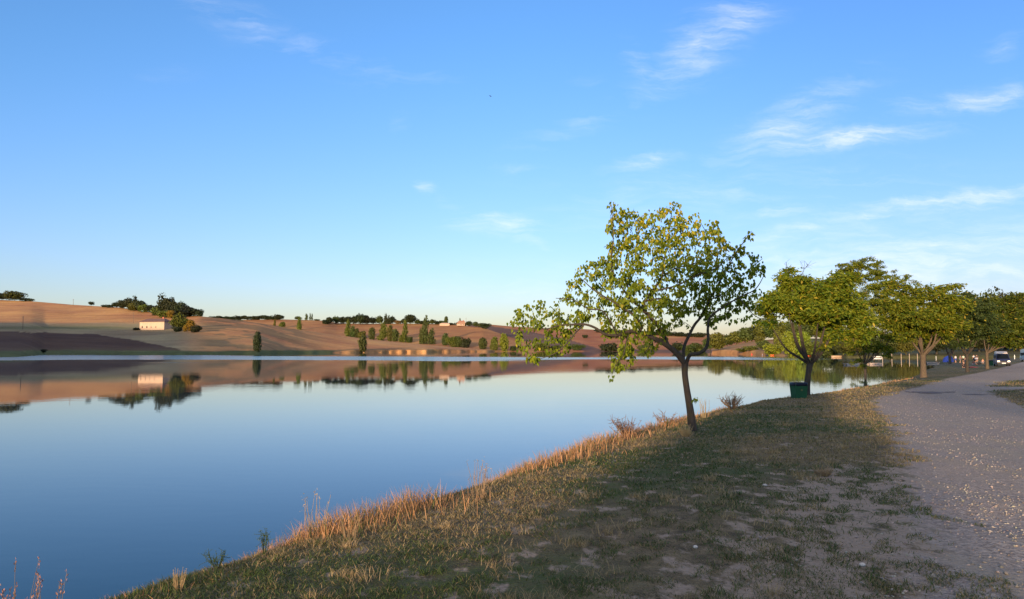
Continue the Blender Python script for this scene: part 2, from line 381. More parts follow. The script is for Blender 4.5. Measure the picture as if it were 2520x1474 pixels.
# ------------------------------------------------------------------ hills
def lerp_tab(tab, x): return float(np.interp(x,[a for a,_ in tab],[b for _,b in tab]))
class Hill:
    def __init__(s, name, x0, x1, shoreY, ridge, ridgeY, color, g=.85, cliff=None, ncol=260, nrow=60, foot=WZ-.4, und=1.5):
        s.sY,s.rg,s.rY,s.g,s.foot,s.cliff,s.und = shoreY,ridge,ridgeY,g,foot,cliff,und
        V=[];Cc=[]
        xs=np.linspace(x0,x1,ncol); ts=np.linspace(0,1,nrow)
        for ox in xs:
            for tt in ts:
                P,oy = s.pt(ox,tt); V.append(P); Cc.append(color(ox,oy,P,tt))
            rz=V[-1]; Yr=rz[1]
            for k,(dy,dz) in enumerate(((25,.6),(70,3),(160,12),(400,40))):
                Y=Yr+dy; V.append((rz[0]/Yr*Y,Y,max(rz[2]-dz,-6))); Cc.append(Cc[-1])
        nr=nrow+4; idx=np.arange(ncol*nr).reshape(ncol,nr)
        Q=np.stack([idx[:-1,:-1],idx[1:,:-1],idx[1:,1:],idx[:-1,1:]],-1).reshape(-1,4)
        s.o=mesh_np(name,V,Q,4,M['soil'],col=np.array(Cc),smooth=True); tag(s.o,kind='structure')
    def pt(s, ox, t):
        sY=lerp_tab(s.sY,ox); cove=sY*(float(fbm(ox,3.3,.06,4))-.5)*.05*max(0,1-t*1.6)**6; rY=lerp_tab(s.rY,ox); ry=lerp_tab(s.rg,ox)
        a0,_=ray(ox,858); 
        # slope (z/y) at the foot and at the ridge
        sY+=cove; rY+=cove; w0=(s.foot-CZ)/sY; w1=ray(ox,ry)[1]
        Y=sY+(rY-sY)*t
        if s.cliff:
            ch=lerp_tab(s.cliff,ox); wc=(WZ+ch-CZ)/(sY+2.5)
        else: ch=0
        if ch>0:
            tc=.04
            if t<=tc: ww=w0+(wc-w0)*t/tc; Y=sY+2.5*t/tc
            else: k=(t-tc)/(1-tc); Y=sY+2.5+(rY-sY-2.5)*k; ww=wc+(w1-wc)*k**s.g
        else: ww=w0+(w1-w0)*t**s.g
        z=CZ+ww*Y
        und=(float(fbm(a0*Y,Y,.012,3))-.5)*2*s.und*math.sin(math.pi*min(t,1))**.7
        z+=und
        # overview row it shows at
        wv=(z-CZ)/Y; v=math.tan(math.atan(wv)-TH); oy=(299.5-v*F)*K
        vv=(299.5-oy/K)/F; u=(ox/K-512)/F; a=u/(math.cos(TH)-vv*math.sin(TH))
        return (a*Y,Y,z), oy
    def find(s, ox, oy):
        best=None
        for tt in np.linspace(0,1,160):
            P,y=s.pt(ox,tt)
            if best is None or abs(y-oy)<best[0]: best=(abs(y-oy),P)
        return best[1]
def mixc(a,b,f): f=max(0,min(1,f)); return tuple(x*(1-f)+y*f for x,y in zip(a,b))
GOLD=(.45,.225,.09); STUB=(.38,.24,.13); PLOW=(.08,.045,.028); GRN=(.085,.10,.035); OLV=(.17,.135,.065); ORNG=(.50,.26,.10)
def colA(ox,oy,P,t):
    n=float(fbm(P[0],P[1],.05,3)); oy=oy+(n-.5)*5
    c=GOLD
    if ox<520:
        f=sstep(oy,791,797)*(1-sstep(ox,420,520)); c=mixc(c,(.26,.20,.11),float(f))
        f=np.exp(-((oy-807)/5)**2)*(1-sstep(ox,250,420)); c=mixc(c,GRN,float(f)*.7)
    f=sstep(ox,470,520)*(1-sstep(ox,700,840))*(n>.45); c=mixc(c,OLV,float(f)*.65)
    top=np.interp(ox,[0,110,240,320,400,440,460],[816,819,823,835,851,859,880])
    if oy>top and oy<863: c=mixc(PLOW,OLV,.25*float(sstep(oy,852,860)))
    if ox<860: c=mixc(c,GRN,float(sstep(oy,861,864)))
    if ox>820 and t<.055: c=mixc(ORNG,OLV,(n-.5)*3)
    elif ox>820 and t<.12: c=mixc(c,OLV,.6)
    return c
HA=Hill('hill_field',-520,1218,
  [(-520,300),(0,310),(50,325),(80,380),(110,465),(300,492),(490,500),(630,520),(700,600),(860,700),(1050,800),(1218,960)],
  [(-520,700),(0,738),(75,741),(180,750),(300,757),(350,766),(400,772),(490,778),(520,781),(560,785),(640,796),(760,815),(900,834),(1050,849),(1218,862)],
  [(-520,1100),(0,1000),(150,950),(300,900),(400,830),(490,780),(640,780),(760,820),(900,860),(1050,900),(1218,985)], colA, .8,
  [(800,0),(870,2.2),(1100,2.6),(1218,2.)], ncol=330,nrow=70)
def colB(ox,oy,P,t):
    n=float(fbm(P[0],P[1],.03,3)); c=mixc((.34,.165,.068),(.40,.205,.08),n*1.4-.2)
    if oy<791 and ox<600: c=OLV
    return c
HB=Hill('hill_ploughed',380,1335,[(380,900),(1100,980),(1335,1060)],
  [(380,792),(500,789),(590,787),(700,786),(800,789),(830,795),(900,797),(1000,796),(1107,798),(1186,806),(1229,820),(1266,833),(1335,850)],
  [(380,1500),(800,1450),(1100,1400),(1190,1300),(1335,1150)], colB,.9,ncol=200,nrow=40)
def colC(ox,oy,P,t):
    n=float(fbm(P[0],P[1],.02,3))
    lo=np.interp(ox,[1190,1230,1300,1400,1480],[800,806,815,836,860]); hi=np.interp(ox,[1190,1230,1300,1400,1480],[806,822,846,858,870])
    if lo<oy<hi: return mixc((.13,.075,.06),(.17,.10,.06),n)
    c=mixc((.33,.125,.055),(.40,.18,.075),n*1.3)
    if ox>1500 and oy<832: c=mixc(c,GOLD,.6)
    return c
HC=Hill('hill_red_soil',1150,1860,[(1150,1080),(1500,1050),(1860,1000)],
  [(1150,799),(1200,798),(1257,803),(1350,808),(1438,810),(1646,821),(1748,824),(1860,826)],
  [(1150,1700),(1860,1500)], colC,.9,ncol=200,nrow=40)
def colD(ox,oy,P,t):
    n=float(fbm(P[0],P[1],.1,3))
    if t<.055 and ox<1860: return mixc(ORNG,GOLD,n)
    if ox<1960: return mixc(GOLD,OLV,n)
    return mixc((.12,.10,.045),(.10,.11,.04),n)
HD=Hill('hill_wooded',1752,3000,[(1752,590),(1775,560),(1860,450),(1900,400),(1990,364),(2090,305),(2300,294),(2500,270),(3000,260)],
  [(1752,860),(1800,850),(1860,838),(1950,832),(2100,835),(2300,835),(3000,830)],
  [(1752,760),(1860,740),(2000,640),(2300,520),(3000,480)], colD,.75,[(1752,1.6),(1780,2.6),(1860,2.),(1930,.6),(3000,.8)],ncol=160,nrow=40,und=.8)
# unseen hill added left of view, shaped to cast shadow on the far slope
V=[];n1,n2=60,30
for i in range(n1):
    for j in range(n2):
        s_=-1+2*i/(n1-1); q=-1+2*j/(n2-1)
        cx,cy=-690+s_*430*SY, 91-s_*430*SX
        x=cx+q*190*SX; y=cy+q*190*SY
        h=96*max(0,1-abs(s_)**3)**.6*math.cos(q*math.pi/2)**1.2*(.94+.12*float(fbm(x,y,.008,3)))
        V.append((x,y,-3+h))
idx=np.arange(n1*n2).reshape(n1,n2); Q=np.stack([idx[:-1,:-1],idx[1:,:-1],idx[1:,1:],idx[:-1,1:]],-1).reshape(-1,4)
tag(mesh_np('hill_shade_caster',V,Q,4,M['soil'],col=np.tile(np.array(GOLD),(len(V),1)),smooth=True),kind='structure')

# ------------------------------------------------------------------ foliage building blocks
LEAF = (np.array([(0,0,0),(.12,.30,.07),(.48,.30,.09),(1,0,-.2),(.48,-.30,.09),(.12,-.30,.07),(.48,0,-.03)]),
        np.array([(0,1,6),(1,2,6),(2,3,6),(3,4,6),(4,5,6),(5,0,6)]))
LANCE = (np.array([(0,0,0),(.45,.2,.03),(1,0,-.1),(.45,-.2,.03)]), np.array([(0,1,2),(0,2,3)]))
def leaves(P, D, N, S, tpl):
    """P positions, D long axis, N face normal hint, S sizes"""
    D=D/np.linalg.norm(D,axis=1,keepdims=True); B=np.cross(N,D); B/=np.maximum(np.linalg.norm(B,axis=1,keepdims=True),1e-6); U=np.cross(D,B)
    T,Fc=tpl
    V=P[:,None,:]+S[:,None,None]*(T[None,:,0,None]*D[:,None,:]+T[None,:,1,None]*B[:,None,:]+T[None,:,2,None]*U[:,None,:])
    n=len(T); FF=(Fc[None]+(np.arange(len(P))*n)[:,None,None]).reshape(-1,3)
    return V.reshape(-1,3), FF, n
def rdir(n): v=rng.normal(size=(n,3)); return v/np.linalg.norm(v,axis=1,keepdims=True)
def grow(chains, targets, up=.15, r0=.010, jit=.06):
    """join target points to the closest wood by curved twigs; returns twig chains"""
    nodes=[];nr=[]
    for pts,rad in chains:
        for p_,r_ in zip(pts,rad): nodes.append(np.array(p_,float)); nr.append(r_)
    nodes=np.array(nodes); nr=np.array(nr); out=[]; T=np.array(targets,float)
    d0=np.min(np.linalg.norm(T[:,None]-nodes[None],axis=2),axis=1) if len(nodes)<4000 else np.zeros(len(T))
    for ti in T[np.argsort(d0)]:
        d=np.linalg.norm(nodes-ti,axis=1)+.25*np.maximum(0,nodes[:,2]-ti[2]); k=int(np.argmin(d)); a=nodes[k]; L=np.linalg.norm(ti-a)
        if L<.03: continue
        n=max(3,min(9,int(L/.12)+2)); s=np.linspace(0,1,n)[:,None]
        mid=(a+ti)/2+np.array([0,0,up*L])+rng.normal(size=3)*jit*L
        pts=(1-s)**2*a+2*s*(1-s)*mid+s*s*ti; pts[1:-1]+=rng.normal(size=(n-2,3))*.02*L
        ra=min(nr[k]*.7, r0*(.5+L)); rad=np.linspace(ra,ra*.35,n)
        out.append((pts,rad)); nodes=np.vstack([nodes,pts[1:]]); nr=np.concatenate([nr,rad[1:]])
    return out
def leafcols(n, a, b, z01=None, yellow=(.30,.22,.03), py=.1):
    f=rng.random((n,1)); c=np.array(a)*(1-f)+np.array(b)*f; c*=.8+.4*rng.random((n,1))
    pr=py if z01 is None else py*z01
    m=(rng.random(n)<pr)[:,None]; return np.where(m, np.array(yellow)*(.7+.6*rng.random((n,1))), c)

# ------------------------------------------------------------------ the mulberry-like tree by the bank
TB = on_ground(1709,1062); TY = TB[1]
def Z3(zx,zy,dep=0.):
    ox=(1950+zx/1.391)/1.6254; oy=(740+zy/1.391)/1.6254
    return np.array(W(ox,oy,TY+dep))
mpp = TY/F/4/1.391      # metres per zoom pixel
mt = empty('bank_tree', TB); tag(mt,'young broad-leaved tree with wide yellow-green crown and slender leaning trunk on the near bank','tree')
sk = [
 ([(1142,1385,0),(1138,1330,0),(1126,1240,0),(1108,1130,0),(1098,1050,0),(1099,990,0)],[36,27,23,20,19.5,22]),
 ([(1099,995,0),(1050,935,-.05),(1000,893,-.1),(930,855,-.15),(850,820,-.2)],[19,18,17,15,12]),
 ([(850,820,-.2),(790,814,-.3),(720,836,-.45),(650,828,-.6),(600,795,-.7),(540,775,-.8),(470,776,-.85),(400,782,-.9),(330,800,-.9),(250,800,-.9)],[11,10,9,8,7.5,7,5.5,4.5,3,2]),
 ([(540,775,-.8),(490,822,-.9),(440,882,-.9),(380,935,-.9),(290,968,-.9)],[5,4.5,4,3,1.6]),
 ([(720,836,-.45),(700,790,-.7),(640,700,-1.),(560,690,-1.1),(480,640,-1.2),(380,630,-1.2)],[5,4.5,4,3.2,2.5,1.6]),
 ([(850,820,-.2),(848,770,-.3),(815,725,-.4),(760,690,-.5),(700,650,-.5),(600,590,-.5),(520,520,-.4)],[9,8.5,7.5,6,5,4,2.4]),
 ([(1005,900,0),(970,815,.05),(905,735,.1),(866,690,.1),(872,648,.1)],[14,13,12.5,12,10.5]),
 ([(872,648,.1),(915,592,.1),(968,512,.15),(978,440,.2),(1000,340,.2),(1015,220,.2),(1030,120,.2)],[10,8.5,7,5.5,4.2,3,1.6]),
 ([(872,648,.1),(940,634,.25),(1010,640,.45),(1070,664,.65),(1110,690,.8),(1200,650,1.)],[6.5,6,5.5,5,4,2.4]),
 ([(866,690,.1),(800,640,-.1),(750,572,-.2),(700,500,-.3),(690,400,-.3),(700,280,-.3),(690,120,-.3)],[8,7.2,6.2,5,4,3,1.5]),
 ([(800,640,-.1),(780,540,.3),(820,420,.6),(830,300,.7),(820,180,.7)],[5,4.5,4,3,1.6]),
 ([(915,592,.1),(1010,572,-.3),(1085,545,-.6),(1170,500,-.8),(1260,470,-.9),(1340,400,-.9)],[5.5,5,4.6,4,3,1.8]),
 ([(968,512,.15),(1050,462,.4),(1140,440,.6),(1220,400,.7),(1230,300,.7),(1180,200,.7)],[5,4.5,4,3.4,2.6,1.5]),
 ([(1090,975,.05),(1094,900,.1),(1124,832,.15),(1152,778,.2),(1188,732,.2),(1235,640,.1),(1290,540,0),(1340,450,-.1),(1400,350,-.2),(1452,285,-.2)],[11,10,9.5,9,8,6.5,5.2,4,3,1.6]),
 ([(1235,640,.1),(1320,600,.5),(1400,520,.7),(1480,450,.8),(1530,410,.8)],[4.5,4,3.4,2.6,1.6]),
 ([(1108,985,-.05),(1128,945,-.15),(1178,936,-.25),(1214,908,-.3),(1228,860,-.35),(1226,800,-.4),(1240,735,-.5),(1310,680,-.6),(1400,625,-.7),(1490,580,-.7),(1540,500,-.7)],[13,12,11.5,10.5,9.5,8,6.5,5.5,4.5,3.2,1.6]),
 ([(1400,625,-.7),(1450,690,-.8),(1500,735,-.8),(1560,752,-.8),(1600,745,-.8)],[3,2.5,2,1.8,1.2]),
 ([(790,814,-.3),(770,880,-.5),(755,950,-.5),(715,1000,-.5),(692,1055,-.5)],[4.5,3.6,3,2.2,1.4]),
 ([(930,855,-.15),(900,900,-.5),(870,940,-.6)],[4,3,1.8]),
 ([(1128,1240,0),(1142,1200,-.05),(1154,1185,-.1)],[1.4,1.1,.8]),
]
chains=[]
for pts,rad in sk: chains.append(smooth_chain([Z3(*q) for q in pts],[r*mpp*.86 for r in rad],5))
crown_poly=[(120,770),(150,690),(240,640),(330,600),(370,570),(400,620),(440,560),(460,500),(490,420),(560,430),(610,400),(650,360),(690,280),(645,230),(690,190),(690,80),(740,120),(830,130),(900,130),(970,130),(1050,85),(1080,150),(1110,220),(1150,150),(1190,210),(1270,190),(1310,260),(1360,330),(1460,260),(1475,300),(1440,370),(1520,370),(1560,440),(1530,520),(1500,560),(1560,610),(1480,690),(1380,700),(1300,780),(1240,800),(1200,720),(1110,700),(1080,770),(1000,810),(960,900),(880,950),(830,900),(830,980),(740,1020),(690,1060),(680,960),(740,880),(650,820),(590,700),(470,830),(450,930),(330,930),(260,985),(180,940),(160,830)]
holes=[(560,560,40),(620,880,45),(440,690,30),(900,510,22),(1250,620,18),(560,830,55),(415,590,24),(1180,330,18),(1010,900,30)]
tg=[]
A=np.array(crown_poly,float)
while len(tg)<1450:
    q=rng.uniform([110,70],[1570,1070]); 
    if not inpoly(q[None],crown_poly)[0]: continue
    if any((q[0]-h[0])**2+(q[1]-h[1])**2<h[2]**2 for h in holes): continue
    e=np.min(np.abs(sdist(q[None],[tuple(a) for a in A]+[tuple(A[0])])))
    dense=np.clip(1.25-abs(q[0]-950)/900,.5,1)
    if rng.random()>dense: continue
    dd=(rng.random()*2-1)*min(1.35,.25+e*mpp*1.1); tg.append(Z3(q[0],q[1],dd*.9-.35*(q[0]<600)))
for q in ((1590,745),(1545,760),(1500,745),(1450,735),(1400,742),(1340,755),(692,1070),(700,1050),(1156,1180),(690,85),(1025,90),(1055,95),(1280,195),(1170,150),(1465,262)): tg.append(Z3(q[0],q[1],-.7 if q[0]>1300 else -.3 if q[1]<1000 else -.5))
tw=grow(chains,tg,up=.12,r0=.011)
Vb,Qb=tubes([chains[0]]+chains[1:],10); Vt,Qt=tubes(tw,4)
ob=mesh_np('trunk',np.vstack([Vb,Vt])-np.array(TB),np.vstack([Qb,Qt+len(Vb)]),4,M['bark'],mt,smooth=True)
Ps=[];Ds=[]
for pts,rad in tw:
    L=np.linalg.norm(pts[-1]-pts[0]); k=int(min(15,6+L/.07))
    for j in range(k):
        s_=1-(j/k)*min(1,1.0/max(L,.1)); f=s_*(len(pts)-1); i=min(int(f),len(pts)-2); pp=pts[i]+(pts[i+1]-pts[i])*(f-i)
        td=pts[min(i+1,len(pts)-1)]-pts[i]; td/=np.linalg.norm(td)+1e-6
        side=np.cross(td,[0,0,1])*(1 if j%2 else -1)
        d=side*.5+td*.3+rng.normal(size=3)*.35+np.array([0,0,-1.3]); d/=np.linalg.norm(d)
        Ps.append(pp+d*.035); Ds.append(d)
Ps=np.array(Ps);Ds=np.array(Ds);n=len(Ps)
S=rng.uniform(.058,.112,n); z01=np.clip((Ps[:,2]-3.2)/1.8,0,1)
V_,F_,k=leaves(Ps+rng.normal(size=(n,3))*.035,Ds,rdir(n)*np.array([1,1,.35])+np.array([-.15,-.5,.05]),S,LEAF)
cl=leafcols(n,(.085,.165,.012),(.26,.33,.022),z01**1.5*.9+.06,(.44,.42,.03),.35)  # extra yellow near the top: mostly sunlight put into colour, some real yellowing
mesh_np('leaves',V_-np.array(TB),F_,3,M['leaf'],mt,col=np.repeat(cl,k,axis=0))
print('main leaves',n)

# ------------------------------------------------------------------ the row of trees beside the track
def vase_tree(name, base, H, fork, rt, lobes, ntw, nleaf, size, cols, lean=(0,0), limbs=6, leafdown=.35, label='', group=None, seed=1, dead=(), bark='bark', flat=.5, forkdirs=None):
    """lobes: crown clumps as (dx, dy, z, rx, rz), relative to the base in metres"""
    global rng; keep=rng; rng=np.random.default_rng(seed)
    t_=empty(name,base); tag(t_,label,'tree',group)
    f=np.array([lean[0],lean[1],fork]); ch=[smooth_chain([(0,0,-.15),(lean[0]*.2,lean[1]*.2,fork*.3),(lean[0]*.6,lean[1]*.6,fork*.7),f],[rt*1.45,rt*1.05,rt*.92,rt*1.1],3)]
    for i in range(limbs):
        lb=lobes[i%len(lobes)]; tgt=np.array([lb[0],lb[1],lb[2]])+rng.normal(size=3)*.15
        d=tgt-f; L=np.linalg.norm(d); sidek=np.array([d[0],d[1],0])
        p1=f+sidek*.28+np.array([0,0,.1*L]); p2=f+sidek*.6+np.array([0,0,max(.35*d[2],.1)])+rng.normal(size=3)*.1
        r0=rt*rng.uniform(.45,.6); ch.append(smooth_chain([f-np.array([0,0,.08]),p1,p2,tgt],[r0,r0*.85,r0*.6,r0*.22],4))
    T=[]
    vol=np.array([l[3]**2*l[4] for l in lobes]); vol/=vol.sum()
    for i in range(ntw):
        l=lobes[rng.choice(len(lobes),p=vol)]; v=rng.normal(size=3); v/=np.linalg.norm(v); v*=rng.random()**.28
        T.append((l[0]+v[0]*l[3],l[1]+v[1]*l[3],l[2]+v[2]*l[4]))
    tw=grow(ch,T,up=.18,r0=.014)
    V0,Q0=tubes(ch,8)
    dt=[]
    for (a,b,c) in dead:
        s_=min(T,key=lambda q:(q[0]-a)**2+(q[1]-b)**2+(q[2]-c+.5)**2); s_=np.array(s_)
        e=np.array([a,b,c]); dt.append((np.array([s_,(s_+e)/2+rng.normal(size=3)*.06,e]),[.014,.01,.006]))
        for k_ in range(5):
            q=s_+(e-s_)*rng.uniform(.35,1); dt.append((np.array([q,q+rng.normal(size=3)*.12+np.array([0,0,.12]),q+rng.normal(size=3)*.26+np.array([0,0,.22])]),[.009,.007,.004]))
    V,Q=tubes(tw+dt,3); mesh_np('trunk',np.vstack([V0,V]),np.vstack([Q0,Q+len(V0)]),4,M[bark],t_,smooth=True)
    Ps=[];Ds=[]
    per=max(3,nleaf//max(1,len(tw)))
    for pts,rad in tw:
        L=np.linalg.norm(pts[-1]-pts[0])
        for j in range(per):
            s_=1-rng.random()*min(1,.5/max(L,.1)); fI=s_*(len(pts)-1); i=min(int(fI),len(pts)-2); pp=pts[i]+(pts[i+1]-pts[i])*(fI-i)
            d=rng.normal(size=3); d[2]=d[2]*flat-leafdown; td=pts[-1]-pts[0]; d+=td/(np.linalg.norm(td)+1e-6)*.5; d/=np.linalg.norm(d)
            Ps.append(pp+rng.normal(size=3)*np.array([.085,.085,.035])*size/.1); Ds.append(d)
    Ps=np.array(Ps);Ds=np.array(Ds);n=len(Ps)
    V,Fc,k=leaves(Ps,Ds,rdir(n)*.8+np.array([-.3,-.4,.7]),rng.uniform(.8,1.3,n)*size,LANCE if size<.4 else LEAF)
    cl=leafcols(n,cols[0],cols[1],None,(.34,.25,.03),.03)
    mesh_np('leaves',V,Fc,3,M['leaf'],t_,col=np.repeat(cl,k,axis=0)); rng=keep; return t_
G1=((.06,.115,.008),(.22,.225,.014))
def crown_from(ovlobes, base, dep=None):
    out=[]
    for (ox,oy,rx,rz,dd) in ovlobes:
        Y=base[1]; x,_,z=W(ox,oy,Y); s=Y/F/K; out.append((x-base[0],dd,z-base[2],rx*s,rz*s))
    return out
def row_tree(ox,oy,lobes,**kw):
    b=on_ground(ox,oy); b=(b[0],b[1],b[2]-.03)
    return vase_tree('lakeside_tree',b,0,lobes=crown_from(lobes,b),group='row of trees between the track and the lake',**kw)
b2=on_ground(1984,974)
print('bin',on_ground(1966,980),on_ground(1984,974),on_ground(1966,985))
def fk(oy,b): return W(1000,oy,b[1])[2]-b[2]
row_tree(1984,974,[(1905,745,50,26,-.6),(1960,720,46,30,.3),(1940,690,34,22,0),(2030,720,55,30,-.4),(2085,750,50,26,.6),(1990,770,70,26,-.8),(1900,790,30,16,.5),(2055,790,40,22,.9),(1935,668,22,12,.2),(2060,690,34,20,-.5),(1990,690,34,16,1.2),(2110,790,34,40,.9),(2030,850,16,14,-.2),(2068,830,24,26,.5),(1885,760,26,14,.2),(2135,800,26,44,.4)],
  fork=fk(892,b2),rt=.155,ntw=560,nleaf=28000,size=.21,cols=G1,lean=(.25,0),limbs=9,seed=3,label='spreading lakeside tree with bare twigs on top, right behind the green bin',
  dead=((-.9,0,W(1,650,b2[1])[2]-b2[2]),(.45,0,W(1,640,b2[1])[2]-b2[2]),(.15,.2,W(1,652,b2[1])[2]-b2[2])))
b3=on_ground(2131,951)
row_tree(2131,951,[(2075,690,44,26,0),(2120,664,62,28,.4),(2150,680,50,30,-.8),(2200,694,64,28,.8),(2240,684,30,9,0),(2120,730,70,34,-1.2),(2190,750,60,34,-1),(2150,790,65,34,-1.3),(2100,800,50,30,.6),(2180,830,60,30,-.6),(2110,855,40,24,0),(2145,646,42,16,.3),(2160,865,36,16,-.8),(2085,740,40,30,.8),(2040,800,40,40,.6),(2055,750,40,30,1),(2110,775,60,50,1.6),(2190,800,50,40,1.2),(2110,893,18,10,0),(2190,868,20,14,.3)],
  fork=fk(895,b3),rt=.17,ntw=700,nleaf=52000,size=.25,cols=G1,lean=(-.05,0),limbs=7,seed=5,label='tallest lakeside tree, bushy and low-hanging, next in the row after the green bin',bark='bark2')
b4=on_ground(2273,929)
row_tree(2273,929,[(2225,745,44,30,0),(2260,725,44,22,.5),(2310,715,44,16,.3),(2300,755,50,30,-1),(2245,785,50,22,-1),(2330,790,30,26,.6),(2280,810,40,18,.8),(2345,705,34,12,0),(2215,800,30,24,.5),(2205,700,40,12,.5),(2360,750,40,26,.4),(2260,785,66,26,-1.6),(2320,800,44,26,-1.2),(2190,770,40,30,.3),(2225,822,34,16,-.6),(2318,828,40,14,.6)],
  fork=fk(872,b4),rt=.25,ntw=460,nleaf=24000,size=.28,cols=G1,limbs=8,seed=7,label='lakeside tree with thick pale wide-forking trunk, third in the row from the bin',bark='bark2')
b5=on_ground(2381,916)
row_tree(2381,916,[(2350,775,44,30,0),(2395,760,46,34,-1),(2370,735,44,20,1),(2420,790,40,26,.5),(2375,810,46,22,-1),(2425,745,26,14,.3),(2330,800,44,34,-1.2),(2390,805,66,32,-1.6),(2310,765,34,26,.6),(2350,840,34,16,-1)],
  fork=fk(872,b5),rt=.17,ntw=300,nleaf=17000,size=.32,cols=((.035,.05,.012),(.06,.08,.018)),limbs=7,seed=9,label='darkest lakeside tree, deep green crown, left of the dark van')  # leaf colours darkened to stand for shade among the neighbouring crowns
b6=on_ground(2430,908)
row_tree(2430,908,[(2420,790,30,26,0),(2465,785,44,32,-1),(2500,770,44,30,.8),(2520,800,40,22,-1),(2450,820,34,16,1),(2480,740,34,16,.4),(2500,815,50,30,-1.6),(2440,815,50,28,-1.4),(2475,845,30,14,-1),(2405,755,30,20,.4),(2510,740,40,20,0)],
  fork=fk(868,b6),rt=.2,ntw=300,nleaf=17000,size=.34,cols=((.045,.085,.008),(.13,.15,.012)),limbs=6,seed=11,label='bright green lakeside tree with pale forked trunk right beside the dark van',bark='bark2')  # leaf colours set mid dark for the shade of neighbouring trees
b7=on_ground(2338,896)
row_tree(2338,896,[(2320,830,22,16,0),(2345,822,24,16,0),(2362,838,18,14,1),(2330,850,20,8,-1),(2350,855,14,7,1)],
  fork=fk(876,b7),rt=.26,ntw=120,nleaf=2600,size=.32,cols=((.14,.17,.02),(.2,.21,.03)),limbs=6,seed=13,label='small pale-trunked tree beside the picnickers, behind the main row',bark='bark2')

# trees behind the camera whose shade lies over the foreground
def shade_tree(dist, s, H, Rr, seed, label, nl=3000, low=.18):
    # s: sideways offset from the line of sunlight through the camera
    x=-SX*dist+SY*s; y=-SY*dist-SX*s; b=(x,y,-.6)
    r=np.random.default_rng(seed); L=[]
    for i in range(13):
        a=r.random()*2*math.pi; q=r.random()**.5*Rr*.72; z=H*(low+.1+(.86-low)*r.random()); L.append((q*math.cos(a),q*math.sin(a),z,Rr*.42,H*.12))
    L.append((0,0,H*.9,Rr*.35,H*.09))
    return vase_tree('lakeside_tree',b,0,H*low,.3,L,240,nl,.62,G1,limbs=9,label=label,group='trees on the bank behind the viewpoint',seed=seed,bark='bark2')
for i,(dist,s,H,Rr,lab) in enumerate([(74,-.7,14.6,2.7,'tall tree behind the viewpoint, nearest the water of that group'),(88,8.6,15.6,5.0,'broadest tree behind the viewpoint, in the middle of that group'),
    (80,17.5,14.8,4.4,'tree behind the viewpoint, second from the track side'),(98,25,16.5,5.5,'tree behind the viewpoint furthest from the water'),(120,-11,10.5,4.4,'smaller tree far behind the viewpoint close to the shore')]):
    shade_tree(dist,s,H,Rr,30+i,lab)

# ------------------------------------------------------------------ distant trees
def crown_mesh(name, kind, seed, nf=900, fs=.075):
    """unit crown: height 1, half-width 0.5; leaf clumps through the volume"""
    r=np.random.default_rng(seed); P=[]
    if kind in('round','broad'): L=[(r.normal()*.17,r.normal()*.17,.38+.34*r.random(),.2+.1*r.random(),.16+.08*r.random()) for _ in range(11)]+[(0,0,.5,.36,.34)]
    elif kind=='bush': L=[(r.normal()*.22,r.normal()*.2,.28+.4*r.random(),.2+.1*r.random(),.22) for _ in range(9)]+[(0,0,.36,.42,.36)]
    elif kind=='poplar': L=[(r.normal()*.1*(1-z*.5),r.normal()*.1,z,.36*(1-.62*abs(z-.4)),.14) for z in np.linspace(.16,.9,10)]+[(r.normal()*.22,r.normal()*.2,.2+.3*r.random(),.18,.14) for _ in range(4)]
    elif kind=='cone': L=[(r.normal()*.05,r.normal()*.05,z,.47*(1.02-z)+.02,.09) for z in np.linspace(.08,.97,13)]
    else: L=[(r.normal()*.15*z,r.normal()*.15*z,.25+.55*z,.2,.2) for z in r.random(9)]+[(0,0,.45,.34,.42)]
    L=np.array(L); vol=L[:,3]**2*L[:,4]; vol/=vol.sum(); ch=r.choice(len(L),nf,p=vol)
    v=r.normal(size=(nf,3)); v/=np.linalg.norm(v,axis=1,keepdims=True); v*=(r.random((nf,1))**.22)
    P=np.stack([L[ch,0]+v[:,0]*L[ch,3],L[ch,1]+v[:,1]*L[ch,3],L[ch,2]+v[:,2]*L[ch,4]],1); P[:,2]=np.maximum(P[:,2],.03)
    k=r.random(nf)<.16; P[k]+=r.normal(size=(k.sum(),3))*.035
    D=r.normal(size=(nf,3)); N=v+r.normal(size=(nf,3))*.5
    V,Fc,kk=leaves(P,D,N,r.uniform(.6,1.4,nf)*fs,(np.array([(-.5,-.4,0),(.5,-.5,.1),(.6,.4,0),(-.4,.5,-.1)]),np.array([(0,1,2),(0,2,3)])))
    c=np.array((.05,.065,.018))*(.65+.7*r.random((nf,1)))*np.array((1+.25*r.random(),1,1)); 
    me=bpy.data.meshes.new('crown'); o=mesh_np('crown_tmp',V,Fc,3,None,col=np.repeat(c,kk,axis=0)); me=o.data; me.name='crown_'+kind; bpy.data.objects.remove(o); return me
def variants(kind,n,**kw): return [crown_mesh(kind,kind,100+17*i+len(kind),**kw) for i in range(n)]
CR={'round':variants('round',4,nf=1900,fs=.05),'bush':variants('bush',3,fs=.07,nf=1100),'poplar':variants('poplar',4,nf=1400,fs=.055),'cone':variants('cone',2,fs=.055,nf=1600),'oval':variants('oval',3,nf=1600,fs=.052),'broad':variants('broad',3,nf=5200,fs=.026)}
bm=bmesh.new(); cyl(bm,(0,0,-.06),(0,0,.6),.035,.015,7); tm=bpy.data.meshes.new('trunk_far'); bm.to_mesh(tm); bm.free(); tm.materials.append(M['bark'])
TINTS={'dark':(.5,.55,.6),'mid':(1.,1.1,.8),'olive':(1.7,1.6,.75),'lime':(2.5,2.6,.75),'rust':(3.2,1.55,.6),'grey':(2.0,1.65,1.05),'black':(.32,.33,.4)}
CM={}
